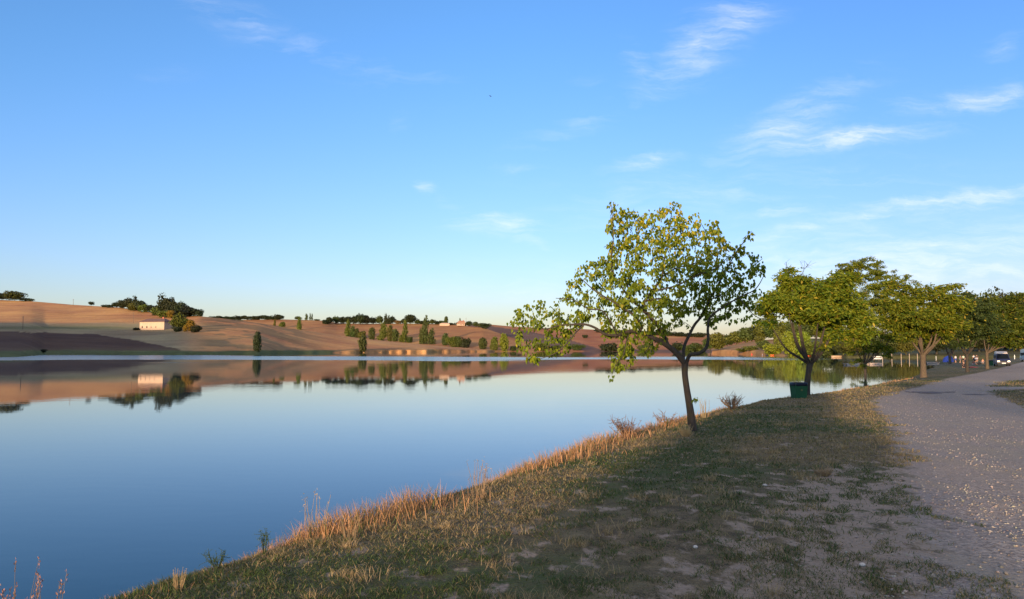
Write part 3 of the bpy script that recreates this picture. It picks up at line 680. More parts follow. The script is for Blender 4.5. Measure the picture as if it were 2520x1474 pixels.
def crown_mat(kind_,tint):
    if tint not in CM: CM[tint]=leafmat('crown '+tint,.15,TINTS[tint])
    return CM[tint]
def far_tree(P, h, wd, kind='round', tint='mid', label='', group=None, name='tree', cat='tree', i=0):
    e=empty(name,P,random.random()*6.28); tag(e,label,cat,group)
    src=CR[kind][i%len(CR[kind])]; me=src
    key=(src.name,tint)
    if key not in CM:
        me=src.copy(); me.materials.clear(); me.materials.append(crown_mat(kind,tint)); CM[key]=me
    me=CM[key]
    c=bpy.data.objects.new('crown',me); C.objects.link(c); c.parent=e; c.scale=(wd*1.08,wd*1.08,h*1.2)
    t_=bpy.data.objects.new('trunk',tm); C.objects.link(t_); t_.parent=e; t_.scale=(h,h,h*.8)
    return e
ORD=['first','second','third','fourth','fifth','sixth','seventh','eighth','ninth','tenth','eleventh','twelfth','thirteenth','fourteenth','fifteenth','sixteenth','seventeenth','eighteenth','nineteenth','twentieth','twenty-first','twenty-second','twenty-third','twenty-fourth']
KW={'round':'round','broad':'broad','bush':'bushy','poplar':'narrow','cone':'pointed','oval':'full'}
TW={'dark':'dark','mid':'green','olive':'olive','lime':'yellow-green','rust':'rusty','grey':'greyish','black':'blackish'}
def rowof(hill, items, where, group, name='tree', cat='tree'):
    items=sorted(items,key=lambda q:q[0])
    for i,(ox,oy,h,wd,kind,tint) in enumerate(items):
        P=hill.find(ox,oy); s=P[1]/F/K
        lab=f"{ORD[i]} {cat} from the left {where}, {TW[tint]} and {KW[kind]}" if len(items)>1 else f"{TW[tint]} {KW[kind]} {cat} {where}"
        far_tree((P[0],P[1],P[2]-.14*h*s),h*s*1.05,wd*s*1.15,kind,tint,lab,group,name,cat,i+int(ox))
Z2=lambda zx,zy:((900+zx/2.1)/1.6254,(1100+zy/2.1)/1.6254)
z2=1/(2.1*1.6254)
def fromz2(L): return [(*Z2(a,b),h*z2,wd*z2,k,t_) for (a,b,h,wd,k,t_) in L]
rowof(HA,[(5,738,18,30,'round','dark'),(36,738,25,44,'round','mid'),(62,741,9,24,'bush','dark'),(76,741,5,10,'bush','mid')],'on the skyline at the far left','skyline trees on the golden hill')
tag(far_tree((lambda P:(P[0],P[1],P[2]-.1))(HA.find(224,752)),11*900/F/K,15*900/F/K,'round','dark'),'small lone dark tree on the skyline between the golden hill trees and the wood','tree')
rowof(HA,[(258,756,6,16,'bush','dark'),(270,757,8,16,'bush','dark'),(286,757,14,20,'round','dark'),(302,759,22,26,'round','dark'),(318,761,30,30,'round','dark'),(330,762,34,26,'cone','dark'),(344,766,30,30,'round','dark'),(328,765,20,26,'round','olive'),(356,768,20,30,'bush','olive'),(370,767,20,24,'round','dark'),(384,776,24,28,'round','olive'),(398,774,50,40,'cone','dark'),(412,774,44,34,'round','dark'),(428,776,38,30,'round','dark'),(406,781,18,34,'bush','olive'),(442,776,36,30,'round','dark'),(456,778,30,28,'round','black'),(470,778,24,26,'round','black'),(482,778,20,20,'bush','dark'),(492,777,14,16,'bush','dark'),(448,780,20,50,'bush','black'),(424,782,20,24,'bush','rust')],
  'in the wood above the farm building','trees of the hilltop wood')
rowof(HA,[(444,812,44,40,'round','olive'),(456,816,17,14,'oval','rust'),(470,814,28,24,'oval','rust'),(480,818,20,20,'bush','dark'),(426,800,10,16,'bush','dark'),(437,816,14,18,'bush','dark')],'beside the right end of the farm building','trees beside the farm building')
rowof(HB,[(514+i*14.5,786,8+4*abs(math.sin(i*2.3)),20,'bush' if i%3 else 'round','dark') for i in range(13)],'in the hedge line behind the golden slope','skyline hedge behind the golden slope')
rowof(HA,fromz2([(270,640,160,88,'oval','dark')]),'standing alone at the waterline below the golden slope','lone shore trees')
rowof(HA,fromz2([(1158,645,140,86,'oval','mid')]),'standing alone at the orange earth bank of the lake','lone shore trees')
rowof(HB,fromz2([(418,432,55,22,'poplar','olive'),(478,446,58,56,'bush','olive'),(622,462,100,40,'poplar','olive')]),'rising from behind the golden slope','trees rising behind the golden slope')
rowof(HB,fromz2([(450,378,50,70,'round','dark'),(615,378,34,60,'round','mid'),(683,378,48,24,'poplar','mid'),(714,378,52,14,'poplar','mid'),(730,378,50,14,'poplar','mid'),(775,382,14,40,'bush','mid')]),'on the skyline left of the long wood','skyline trees left of the wood')
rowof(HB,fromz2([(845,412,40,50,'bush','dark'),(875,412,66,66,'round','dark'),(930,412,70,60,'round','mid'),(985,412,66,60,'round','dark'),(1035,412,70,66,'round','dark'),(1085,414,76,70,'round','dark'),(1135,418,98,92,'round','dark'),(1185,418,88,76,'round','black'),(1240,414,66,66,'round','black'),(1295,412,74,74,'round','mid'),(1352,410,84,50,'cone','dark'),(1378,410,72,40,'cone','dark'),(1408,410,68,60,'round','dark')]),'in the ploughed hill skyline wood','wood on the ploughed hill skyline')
rowof(HB,fromz2([(1455,412,34,44,'bush','rust'),(1500,410,42,54,'round','dark'),(1556,412,88,116,'round','dark'),(1618,412,36,54,'round','mid'),(1650,412,32,44,'bush','dark'),(1700,414,40,50,'bush','mid'),(1740,414,44,50,'round','mid'),(1785,414,34,50,'bush','dark'),(1825,414,34,40,'bush','mid'),(1858,414,70,44,'oval','mid'),(1905,418,18,44,'bush','dark'),(1930,418,20,14,'cone','dark')]),'between skyline wood and pink farmhouse','skyline trees left of the farmhouse')
rowof(HB,fromz2([(1974,398,54,16,'poplar','mid')]),'like a cypress directly behind the farmhouse roof','tree behind the farmhouse')
rowof(HB,fromz2([(1955,420,24,36,'bush','mid'),(2010,424,28,50,'bush','mid'),(2052,428,48,50,'round','dark'),(2108,434,48,54,'round','mid'),(2150,432,42,50,'round','mid'),(2185,430,50,60,'bush','dark')]),'around and right of the pink farmhouse','trees round the farmhouse')
rowof(HB,fromz2([(1030,528,135,44,'poplar','olive'),(1075,530,92,58,'poplar','mid'),(1105,530,84,50,'oval','mid'),(1150,532,68,66,'bush','olive'),(1232,544,106,70,'oval','mid'),(1325,552,136,72,'poplar','olive'),(1385,556,134,66,'oval','grey'),(1430,558,108,72,'oval','mid'),(1485,562,74,52,'bush','olive'),(1514,566,166,50,'poplar','olive'),(1548,566,56,50,'bush','mid'),(1650,578,116,54,'poplar','mid'),(1686,580,208,56,'poplar','mid'),(1738,582,118,56,'poplar','mid'),(1850,590,98,76,'oval','mid'),(1915,604,96,70,'bush','olive'),(1960,606,94,76,'oval','mid'),(2015,610,94,70,'bush','dark'),(2168,622,98,90,'oval','mid'),(2262,632,112,76,'oval','olive'),(2262,634,60,56,'bush','grey'),(2345,636,148,96,'oval','lime'),(2420,636,46,50,'bush','mid')]),'in the broken row below the ploughed hill','row at the foot of the ploughed hill')
rowof(HC,[(1268,864,14,24,'bush','mid'),(1335,864,22,28,'bush','olive'),(1365,862,14,30,'bush','mid'),(1420,862,16,24,'bush','mid'),(1440,832,9,10,'bush','dark'),(1500,864,22,40,'bush','dark'),(1540,864,16,24,'bush','olive'),(1585,864,18,26,'bush','mid'),(1668,866,26,30,'round','dark'),(1695,866,20,30,'bush','mid'),(1720,866,24,36,'bush','mid')],'on the shore under the red field','bushes on the low shore')
rowof(HC,[(1480+i*24,818+i*1.2,9+4*abs(math.sin(i*1.7)),26,'bush','dark') for i in range(11)],'on the crest of the red field','skyline bushes on the red field')
rowof(HD,[(1748,862,34,34,'round','mid'),(1768,862,46,44,'round','olive'),(1790,845,30,40,'round','mid'),(1812,842,36,46,'round','olive'),(1835,840,42,48,'round','mid'),(1858,838,42,44,'round','dark'),(1880,836,44,44,'round','olive'),(1905,836,44,44,'round','mid'),(1930,834,46,48,'round','olive'),(1960,834,44,44,'round','mid'),(1990,834,44,44,'round','mid'),(2020,834,48,50,'round','olive'),(2050,834,50,50,'round','mid')],'in the wood along the far right shore','wood on the far right shore')
rowof(HD,[(1850,862,12,34,'bush','grey'),(1832,866,9,34,'bush','olive'),(1870,845,20,24,'bush','grey'),(1882,862,26,34,'round','mid'),(1903,873,30,40,'bush','lime'),(1918,858,44,34,'oval','olive'),(1948,876,62,56,'oval','lime'),(1978,876,58,50,'oval','lime'),(2005,874,40,40,'bush','olive'),(2040,876,34,44,'bush','mid')],'on the waterline of the far right shore','waterline bushes on the far right shore')
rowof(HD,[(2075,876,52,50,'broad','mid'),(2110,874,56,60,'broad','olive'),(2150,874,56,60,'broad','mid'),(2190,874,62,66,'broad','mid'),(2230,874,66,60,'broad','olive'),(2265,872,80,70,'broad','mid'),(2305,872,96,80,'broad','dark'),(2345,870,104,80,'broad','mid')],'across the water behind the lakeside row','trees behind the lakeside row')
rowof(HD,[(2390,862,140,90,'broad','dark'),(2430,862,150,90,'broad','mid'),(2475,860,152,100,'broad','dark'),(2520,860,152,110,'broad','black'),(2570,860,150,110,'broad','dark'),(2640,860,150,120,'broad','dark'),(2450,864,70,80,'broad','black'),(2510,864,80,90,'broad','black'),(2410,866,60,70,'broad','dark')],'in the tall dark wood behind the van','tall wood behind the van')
tag(far_tree((lambda P:(P[0],P[1],P[2]-.1))(HA.find(106,868)),2.2,4,'bush','dark'),'small dark bush at the waterline of the left shore','bush')

# ------------------------------------------------------------------ buildings
MW=simple('cream render',(.50,.36,.26),.85,.08,.4); MRoof=simple('clay roof',(.14,.08,.07),.85,.3,1.2); MRoof2=simple('warm clay tiles',(.42,.2,.12),.85,.25,1.)
MDark=simple('dark opening',(.02,.02,.022),.4,.2); MBrick=simple('brick',(.5,.16,.09),.8,.2); MShut=simple('pale shutter',(.42,.34,.27),.7,.1)
def gable_box(bm, L, D, h): bbox(bm,(0,0,h/2),(L,D,h)); return bm
def hip_roof(bm, L, D, z, h, ov, inset):
    l,d=L/2+ov,D/2+ov; v=[bm.verts.new(p) for p in ((-l,-d,z),(l,-d,z),(l,d,z),(-l,d,z),(-l+inset,0,z+h),(l-inset,0,z+h),(-l,-d,z-.25),(l,-d,z-.25),(l,d,z-.25),(-l,d,z-.25))]
    for f in ((0,1,5,4),(1,2,5),(2,3,4,5),(3,0,4),(6,9,8,7),(0,6,7,1),(1,7,8,2),(2,8,9,3),(3,9,6,0)): bm.faces.new([v[i] for i in f])
    return bm
pL=np.array(HA.find(346,809)); pR=np.array(HA.find(413,813)); s=pL[1]/F/K
ctr=(pL+pR)/2; Lh=67*s*1.03; Hh=21*s
hz=empty('farm_building',(ctr[0],ctr[1]+4,min(pL[2],pR[2])-.3),R(-14)); tag(hz,'long cream farm building with low dark roof and four small windows on the hillside','building')
bm=bmesh.new(); gable_box(bm,Lh,11,Hh+.4); bm_obj('wall',bm,MW,hz)
bm=bmesh.new(); hip_roof(bm,Lh,11,Hh+.66,8*s,.7,4.5); rf=bm_obj('roof',bm,MRoof,hz)
bm=bmesh.new(); bbox(bm,(Lh*.27,.8,Hh+1.+7*s),(1.3,1.1,1.9)); bbox(bm,(Lh*.27,.8,Hh+2.06+7*s),(1.5,1.3,.2)); bm_obj('chimney',bm,MBrick,rf)
for i,fx in enumerate((-.39,-.2,-.015,.17)):
    bm=bmesh.new(); bbox(bm,(fx*Lh,-5.54,Hh*.47),(1.15,.12,1.5)); wn=bm_obj('window',bm,MDark,hz)
    bm=bmesh.new(); bbox(bm,(fx*Lh,-5.58,Hh*.47-.85),(1.5,.3,.16)); bm_obj('sill',bm,MW,wn)
    if i>1: bm=bmesh.new(); bbox(bm,(fx*Lh+.28,-5.63,Hh*.47),(.6,.05,1.45)); bm_obj('shutter',bm,MShut,wn)
tag(far_tree((hz.location.x-Lh*.62,hz.location.y-1,hz.location.z),3.2,9,'bush','black'),'dark low bush against the left end of the cream farm building','bush')
# pink farmhouse on the skyline
P=HB.find(1136,801); s=P[1]/F/K
fh=empty('farmhouse',(P[0],P[1]-4,P[2]-1),R(20)); tag(fh,'pinkish farmhouse with stepped tiled roof on the ploughed hill skyline','house')
w1=26*s
bm=bmesh.new(); bbox(bm,(0,0,3.2),(w1*.62,8,6.4)); bm_obj('wall',bm,MW,fh)
bm=bmesh.new(); hip_roof(bm,w1*.62,8,6.6,2.6,.8,2.5); r_=bm_obj('roof',bm,MRoof2,fh)
bm=bmesh.new(); bbox(bm,(w1*.22,0,9.2),(1,1,2.)); bm_obj('chimney',bm,MBrick,r_)
bm=bmesh.new(); bbox(bm,(-w1*.18,-7,1.9),(w1*.7,5.8,3.8)); bm_obj('annexe',bm,MW,fh)
bm=bmesh.new(); hip_roof(bm,w1*.7,6,4,1.7,.6,2); ro_=bm_obj('annexe_roof',bm,MRoof2,fh); ro_.location=(-w1*.18,-7,0)
for fx in (-.2,.02,.2):
    bm=bmesh.new(); bbox(bm,(fx*w1,-4.05 if fx>.1 else -9.95,1.9),(1.4,.12,1.5)); bm_obj('window',bm,MDark,fh)
P=HB.find(1095,800); sh=empty('shed',(P[0],P[1]-10,P[2]-1.6),R(12)); tag(sh,'low pale flat-roofed shed on the ploughed hill crest left of the farmhouse','shed')
bm=bmesh.new(); bbox(bm,(0,0,1.8),(17,7,3.6)); bm_obj('wall',bm,MW,sh)
bm=bmesh.new(); hip_roof(bm,17,7,3.8,1.6,.3,5); bm_obj('roof',bm,MW,sh)
# utility poles
MWood=simple('weathered wood',(.16,.115,.08),.9,.25,4.)
def upole(P,h,label):
    e=empty('utility_pole',P); tag(e,label,'utility pole','wooden utility poles on the hills')
    bm=bmesh.new(); cyl(bm,(0,0,-.5),(0,0,h),.22,.16,8); bm_obj('pole',bm,MWood,e)
    bm=bmesh.new(); bbox(bm,(0,0,h-.7),(1.7,.16,.16)); bm_obj('crossarm',bm,MWood,e)
for ox,oy,top,lab in ((56,810,778,'utility pole on the golden hill far left, above the dark ploughed field'),(180,752,736,'thin utility pole on the bare skyline of the golden hill'),(328,796,768,'utility pole just left of the cream farm building'),(386,775,756,'utility pole before the hilltop wood'),(1147,800,780,'thin mast on the skyline beside the farmhouse')):
    hl=HB if ox>1000 else HA; P=hl.find(ox,oy); upole(P,(oy-top)*P[1]/F/K,lab)

# ------------------------------------------------------------------ litter bins
MG=simple('green plastic',(.012,.075,.03),.55,.18,3.); MBag=simple('bin bag',(.008,.01,.022),.35,.3,5.)
def litter_bin(P,h,wd,rz,label,s=1):
    e=empty('litter_bin',P,rz); tag(e,label,'litter bin','green litter bins with dark bags')
    bm=bmesh.new(); bbox(bm,(0,0,h*.44),(wd,wd*.8,h*.88),taper=.84); bm_obj('body',bm,MG,e,bevel=.02)
    bm=bmesh.new(); n=28; rings=[]
    for (zz,k) in ((.80,1.03),(.82,1.09),(.90,1.1),(.985,1.07),(1.0,1.02),(.97,.9),(.80,.86)):
        rr=[]
        for i in range(n):
            a=i*2*math.pi/n; cx=math.copysign(abs(math.cos(a))**.35,math.cos(a)); cy=math.copysign(abs(math.sin(a))**.35,math.sin(a))
            j=1+.02*math.sin(i*5+zz*40); rr.append(bm.verts.new((cx*wd/2*k*j,cy*wd*.4*k*j,h*zz+.012*h*math.sin(i*3.1))))
        rings.append(rr)
    for a,b in zip(rings[:-1],rings[1:]):
        for i in range(n): bm.faces.new((a[i],a[(i+1)%n],b[(i+1)%n],b[i]))
    bm.faces.new(rings[-1]); bm_obj('bag',bm,MBag,e,smooth=True)
    bm=bmesh.new(); bbox(bm,(0,-wd*.4-.0,h*.55),(.09,.03,.09)); bm_obj('badge',bm,simple('worn badge',(.12,.13,.05),.6),e)
    return e
P=on_ground(1966,980); s=P[1]/F/K
litter_bin((P[0],P[1],P[2]-.03),40*s,34*s,R(12),'large green litter bin with dark bag over its rim, by the nearest lakeside trunk')
P=on_ground(2441,899); s=P[1]/F/K
litter_bin((P[0],P[1],P[2]-.03),13*s,12*s,R(-8),'small green litter bin in the distance beside the dark van')

# ------------------------------------------------------------------ vehicles
def paint(name,col,coat=.5): 
    m,t,p=newmat(name); f=t.noise(2,4,.6,t.obj()); t.link(t.mix(t.rng(f,.3,.7),tuple(x*.85 for x in col),tuple(x*1.1 for x in col)),p.inputs['Base Color'])
    p.inputs['Roughness'].default_value=.5; p.inputs['Coat Weight'].default_value=coat; return m
MNavy=paint('navy paint',(.008,.014,.06),.08); MPale=paint('pale blue paint',(.22,.38,.5)); MCream=paint('cream panel',(.72,.6,.47),.1)
MGlass=simple('vehicle glass',(.006,.009,.012),.5,.1,1.,spec=.08); MTyre=simple('tyre',(.015,.015,.015),.9,.2); MRim=simple('steel rim',(.35,.35,.36),.4,.1,metallic=.8)
MLamp=simple('headlamp',(.75,.75,.72),.15,.05,1.,metallic=.3,spec=.8); MPlate=simple('number plate',(.7,.7,.68),.5,.04); MBlk=simple('black trim',(.012,.012,.014),.6,.2)
def van(name,P,rz,label,pnt,roof,Hb=1.95,Wd=1.84,L=4.8):
    """front looks along -y"""
    e=empty(name,P,rz); tag(e,label,'van')
    prof=[(-L/2,.32),(-L/2-.02,.62),(-L/2+.05,.86),(-L/2+.72,1.08),(-L/2+1.42,1.78),(-L/2+1.75,Hb-.04),(-L/2+2.2,Hb),(L/2-.25,Hb-.02),(L/2-.05,Hb-.2),(L/2,.9),(L/2,.34)]
    def extr(prof,w0,w1,z0,z1,name_,mat_,par,bev=.05):
        bm=bmesh.new(); A=[];B=[]
        for (y,z) in prof:
            k=np.interp(z,[z0,z1],[w0,w1]); A.append(bm.verts.new((-k/2,y,z))); B.append(bm.verts.new((k/2,y,z)))
        bm.faces.new(A); bm.faces.new(B[::-1]); n=len(prof)
        for i in range(n): bm.faces.new((A[i],B[i],B[(i+1)%n],A[(i+1)%n]))
        return bm_obj(name_,bm,mat_,par,bevel=bev)
    body=extr(prof,Wd,Wd-.3,.95,Hb,'body',pnt,e)
    if roof: extr([(-L/2+1.9,Hb-.03),(-L/2+2.05,Hb+.12),(-L/2+2.6,Hb+.28),(L/2-.5,Hb+.32),(L/2-.25,Hb+.2),(L/2-.2,Hb-.03)],Wd-.3,Wd-.45,Hb,Hb+.5,'raised_roof',MCream,e,.06)
    # windscreen, tilted with the front
    y0,z0,y1,z1=-L/2+.80,1.15,-L/2+1.50,1.84
    bm=bmesh.new(); nrm=Vector((0,-(z1-z0),(y1-y0))).normalized()*.02
    q=[Vector((-Wd*.44,y0,z0)),Vector((Wd*.44,y0,z0)),Vector((Wd*.38,y1,z1)),Vector((-Wd*.38,y1,z1))]
    lo=[bm.verts.new(v-nrm) for v in q]; hi=[bm.verts.new(v+nrm*1.2) for v in q]
    bm.faces.new(hi); bm.faces.new(lo[::-1])
    for i in range(4): bm.faces.new((lo[i],lo[(i+1)%4],hi[(i+1)%4],hi[i]))
    bm_obj('windscreen',bm,MGlass,e)
    for sx in (-1,1):
        for (a,b) in ((-L/2+1.35,-L/2+2.2),(-L/2+2.35,-L/2+3.4),(-L/2+3.5,L/2-.25)):
            bm=bmesh.new(); bbox(bm,(sx*(Wd/2-.085),(a+b)/2,1.42),(.08,b-a,.55)); bm_obj('side_window',bm,MGlass,e,bevel=.02)
        bm=bmesh.new(); bbox(bm,(sx*Wd*.36,-L/2+.05,.78),(.36,.12,.2)); bm_obj('headlight',bm,MLamp,e,bevel=.03)
        bm=bmesh.new(); bbox(bm,(sx*(Wd/2+.1),-L/2+1.2,1.2),(.2,.14,.24)); bm_obj('mirror',bm,MBlk,e,bevel=.03)
        for y in (-L/2+.85,L/2-.95):
            bm=bmesh.new(); cyl(bm,(sx*(Wd/2-.2),y,.33),(sx*(Wd/2+.01),y,.33),.33,n=24); wh=bm_obj('wheel',bm,MTyre,e)
            bm=bmesh.new(); cyl(bm,(sx*(Wd/2),y,.33),(sx*(Wd/2+.025),y,.33),.19,n=16); bm_obj('rim',bm,MRim,wh)
    bm=bmesh.new(); bbox(bm,(0,-L/2-.03,.78),(.9,.08,.14)); bm_obj('grille',bm,MBlk,e,bevel=.01)
    bm=bmesh.new(); bbox(bm,(0,-L/2-.06,.45),(Wd*.98,.14,.24)); bm_obj('bumper',bm,MBlk,e,bevel=.04)
    bm=bmesh.new(); bbox(bm,(0,-L/2-.145,.5),(.52,.03,.12)); bm_obj('number_plate',bm,MPlate,e)
    return e
bx=ray(2465,880)[0]*121; van('camper_van',(bx,121,gz(bx,121)-.02),R(-26),'dark blue van with cream raised roof parked on the grass beyond the lakeside trees',MNavy,True)
bx=ray(2534,884)[0]*150; van('camper_van',(bx,150,gz(bx,150)),R(-20),'pale blue van cut off by the right edge of the view',MPale,False,2.4,2.0,5.2)

# ------------------------------------------------------------------ small lakeside things
MPink=simple('pinkish deck boards',(.5,.4,.34),.8,.15,3.)  # the boards' own pale pinkish colour, also on floats and seats
def pontoon(ox,oy,L,D,label,canopy=False):
    a,b=ray(ox,oy); Y=(WZ-CZ)/b; e=empty('pontoon',(a*Y,Y,WZ),R(6)); tag(e,label,'pontoon','floating pontoons near the right shore')
    bm=bmesh.new(); n=int(L/.22)
    for i in range(n): bbox(bm,(-L/2+(i+.5)*L/n,0,.32),(L/n-.02,D,.05))
    bm_obj('deck',bm,MPink,e)
    for sy in (-1,1):
        bm=bmesh.new(); cyl(bm,(-L*.46,sy*D*.36,.12),(L*.46,sy*D*.36,.12),.17,n=12); bm_obj('float',bm,MPink,e)
    for sx in (-1,1):
        bm=bmesh.new(); cyl(bm,(sx*L*.48,D*.45,-.4),(sx*L*.48,D*.45,1.0),.05,n=8); bm_obj('post',bm,MWood,e)
pontoon(2096,898,2.9,1.6,'leftmost floating pontoon, low and pale, left of the bushiest lakeside tree')
pontoon(2152,897,3.,1.6,'floating pontoon seen right of the bushiest lakeside tree trunk')
pontoon(2292,895,3.,1.8,'floating pontoon beside the thick pale trunk of the third lakeside tree')
for i,ox in enumerate((2172,2195,2218,2238,2258)):
    a,b=ray(ox,886); Y=(WZ-CZ)/b; bm=bmesh.new(); cyl(bm,(0,0,-.6),(0,0,1.9),.09,.08,8)
    o_=bm_obj('mooring_post',bm,simple('pale post',(.4,.32,.25),.8) if i==0 else bpy.data.materials['pale post']); o_.location=(a*Y,Y,WZ)
    tag(o_,f'{ORD[i]} from the left of the mooring posts between two lakeside trees','post','mooring posts in the water')
def rpost(ox,oy,h,r,mat_,label,cat,name): 
    P=on_ground(ox,oy); bm=bmesh.new(); cyl(bm,(0,0,-.2),(0,0,h),r,r*.9,10); bbox(bm,(0,-.02,h*.6),(r*2.6,.05,r*3)); o_=bm_obj(name,bm,mat_); o_.location=P; tag(o_,label,cat)
MWh=simple('white paint',(.75,.74,.72),.6,.05)
rpost(2304,893,2.4,.08,MWh,'white lifebuoy post on the shore right of the third lakeside trunk','post','lifebuoy_post')
rpost(2497,884,1.1,.09,MWh,'short white marker post by the road at the right edge','post','marker_post')
# things on the far right shore
MRed=simple('red plastic',(.75,.06,.05),.5,.1); MOr=simple('orange hull',(.7,.16,.06),.5,.15)
def boat(P,L,rz,mat_,label):
    e=empty('rowing_boat',P,rz); tag(e,label,'boat'); bm=bmesh.new(); secs=[(-.5,.30),(-.3,.48),(0,.52),(.25,.42),(.42,.2),(.5,.02)]; rings=[]
    for (x,wd) in secs: rings.append([bm.verts.new((x*L,y*wd*L*.42,z)) for (y,z) in ((-1,.5),(-.85,.1),(0,-.08),(.85,.1),(1,.5),(.9,.5),(.7,.16),(0,.04),(-.7,.16),(-.9,.5))])
    for a,b in zip(rings[:-1],rings[1:]):
        for i in range(10): bm.faces.new((a[i],b[i],b[(i+1)%10],a[(i+1)%10]))
    bm.faces.new(rings[0]); bm.faces.new(rings[-1]); bm_obj('hull',bm,mat_,e)
    for x in (-.2,.15): bm=bmesh.new(); bbox(bm,(x*L,0,.4),(.22,L*.36,.04)); bm_obj('seat',bm,MPink,e)
def shore(ox,d=0): Y=lerp_tab(HD.sY,ox)-d; a,_=ray(ox,870); return (a*Y,Y,WZ)
for ox,L,mt_,lab in ((1901,2.6,MOr,'orange-red boat drawn up below the yellow-green shore bush'),(1990,2.8,MOr,'orange boat at the waterline under the far willows'),(2060,4.5,simple('pale hull',(.6,.42,.3),.6),'pale boat on the far shore left of the bushiest lakeside tree'),(2160,3.5,MWh,'white boat glimpsed through the fork of the bushiest lakeside tree')):
    P=shore(ox,1.5); boat((P[0],P[1],P[2]+.05),L,R(4+ox%7),mt_,lab)
bm=bmesh.new(); bmesh.ops.create_icosphere(bm,subdivisions=2,radius=.45); cyl(bm,(0,0,.3),(0,0,1.1),.08,n=8)
o_=bm_obj('buoy',bm,MRed); o_.location=shore(1850,4); tag(o_,'red marker buoy off the orange bank of the far right shore','buoy')

# ------------------------------------------------------------------ people
MSkin=simple('skin',(.5,.27,.18),.6,.06); HAIR=simple('brown hair',(.05,.03,.02),.7,.2)
def skinned(name,verts,edges,rad,mat_,parent,sub=1):
    me=bpy.data.meshes.new(name); me.from_pydata(verts,edges,[]); me.materials.append(mat_)
    o_=bpy.data.objects.new(name,me); C.objects.link(o_); o_.parent=parent
    md=o_.modifiers.new('skin','SKIN'); sd=me.skin_vertices[0].data
    for i,r in enumerate(rad): sd[i].radius=(r,r) if not isinstance(r,tuple) else r
    sd[0].use_root=True; md.use_smooth_shade=True
    o_.modifiers.new('sub','SUBSURF').levels=sub; o_.modifiers['sub'].render_levels=sub; return o_
POSE={ # pelvis height, then joints relative to the pelvis, facing -y
 'stand':dict(p=.93,kn=((-.10,-.02,-.42),(.10,.0,-.42)),an=((-.11,.02,-.85),(.12,.04,-.85)),el=((-.26,.02,.24),(.27,.0,.24)),wr=((-.27,-.08,.0),(.26,-.12,.02)),lean=0),
 'wave':dict(p=.93,kn=((-.10,-.02,-.42),(.12,-.06,-.42)),an=((-.11,.02,-.85),(.14,.08,-.85)),el=((-.30,-.1,.36),(.27,.0,.24)),wr=((-.34,-.32,.44),(.22,-.2,.14)),lean=-.04),
 'bend':dict(p=.85,kn=((-.11,-.12,-.38),(.11,-.10,-.38)),an=((-.12,.02,-.78),(.12,.04,-.78)),el=((-.22,-.46,.06),(.22,-.46,.06)),wr=((-.14,-.62,-.14),(.14,-.62,-.14)),lean=-.42),
 'crouch':dict(p=.38,kn=((-.13,-.34,.06),(.13,-.36,.04)),an=((-.12,-.12,-.30),(.12,-.14,-.30)),el=((-.24,-.2,.2),(.24,-.2,.2)),wr=((-.14,-.42,.1),(.14,-.42,.1)),lean=-.14),
 'sit':dict(p=.14,kn=((-.14,-.4,.24),(.14,-.44,.2)),an=((-.1,-.72,-.08),(.12,-.76,-.08)),el=((-.25,.05,.22),(.25,.02,.22)),wr=((-.2,-.22,.2),(.2,-.22,.18)),lean=0)}
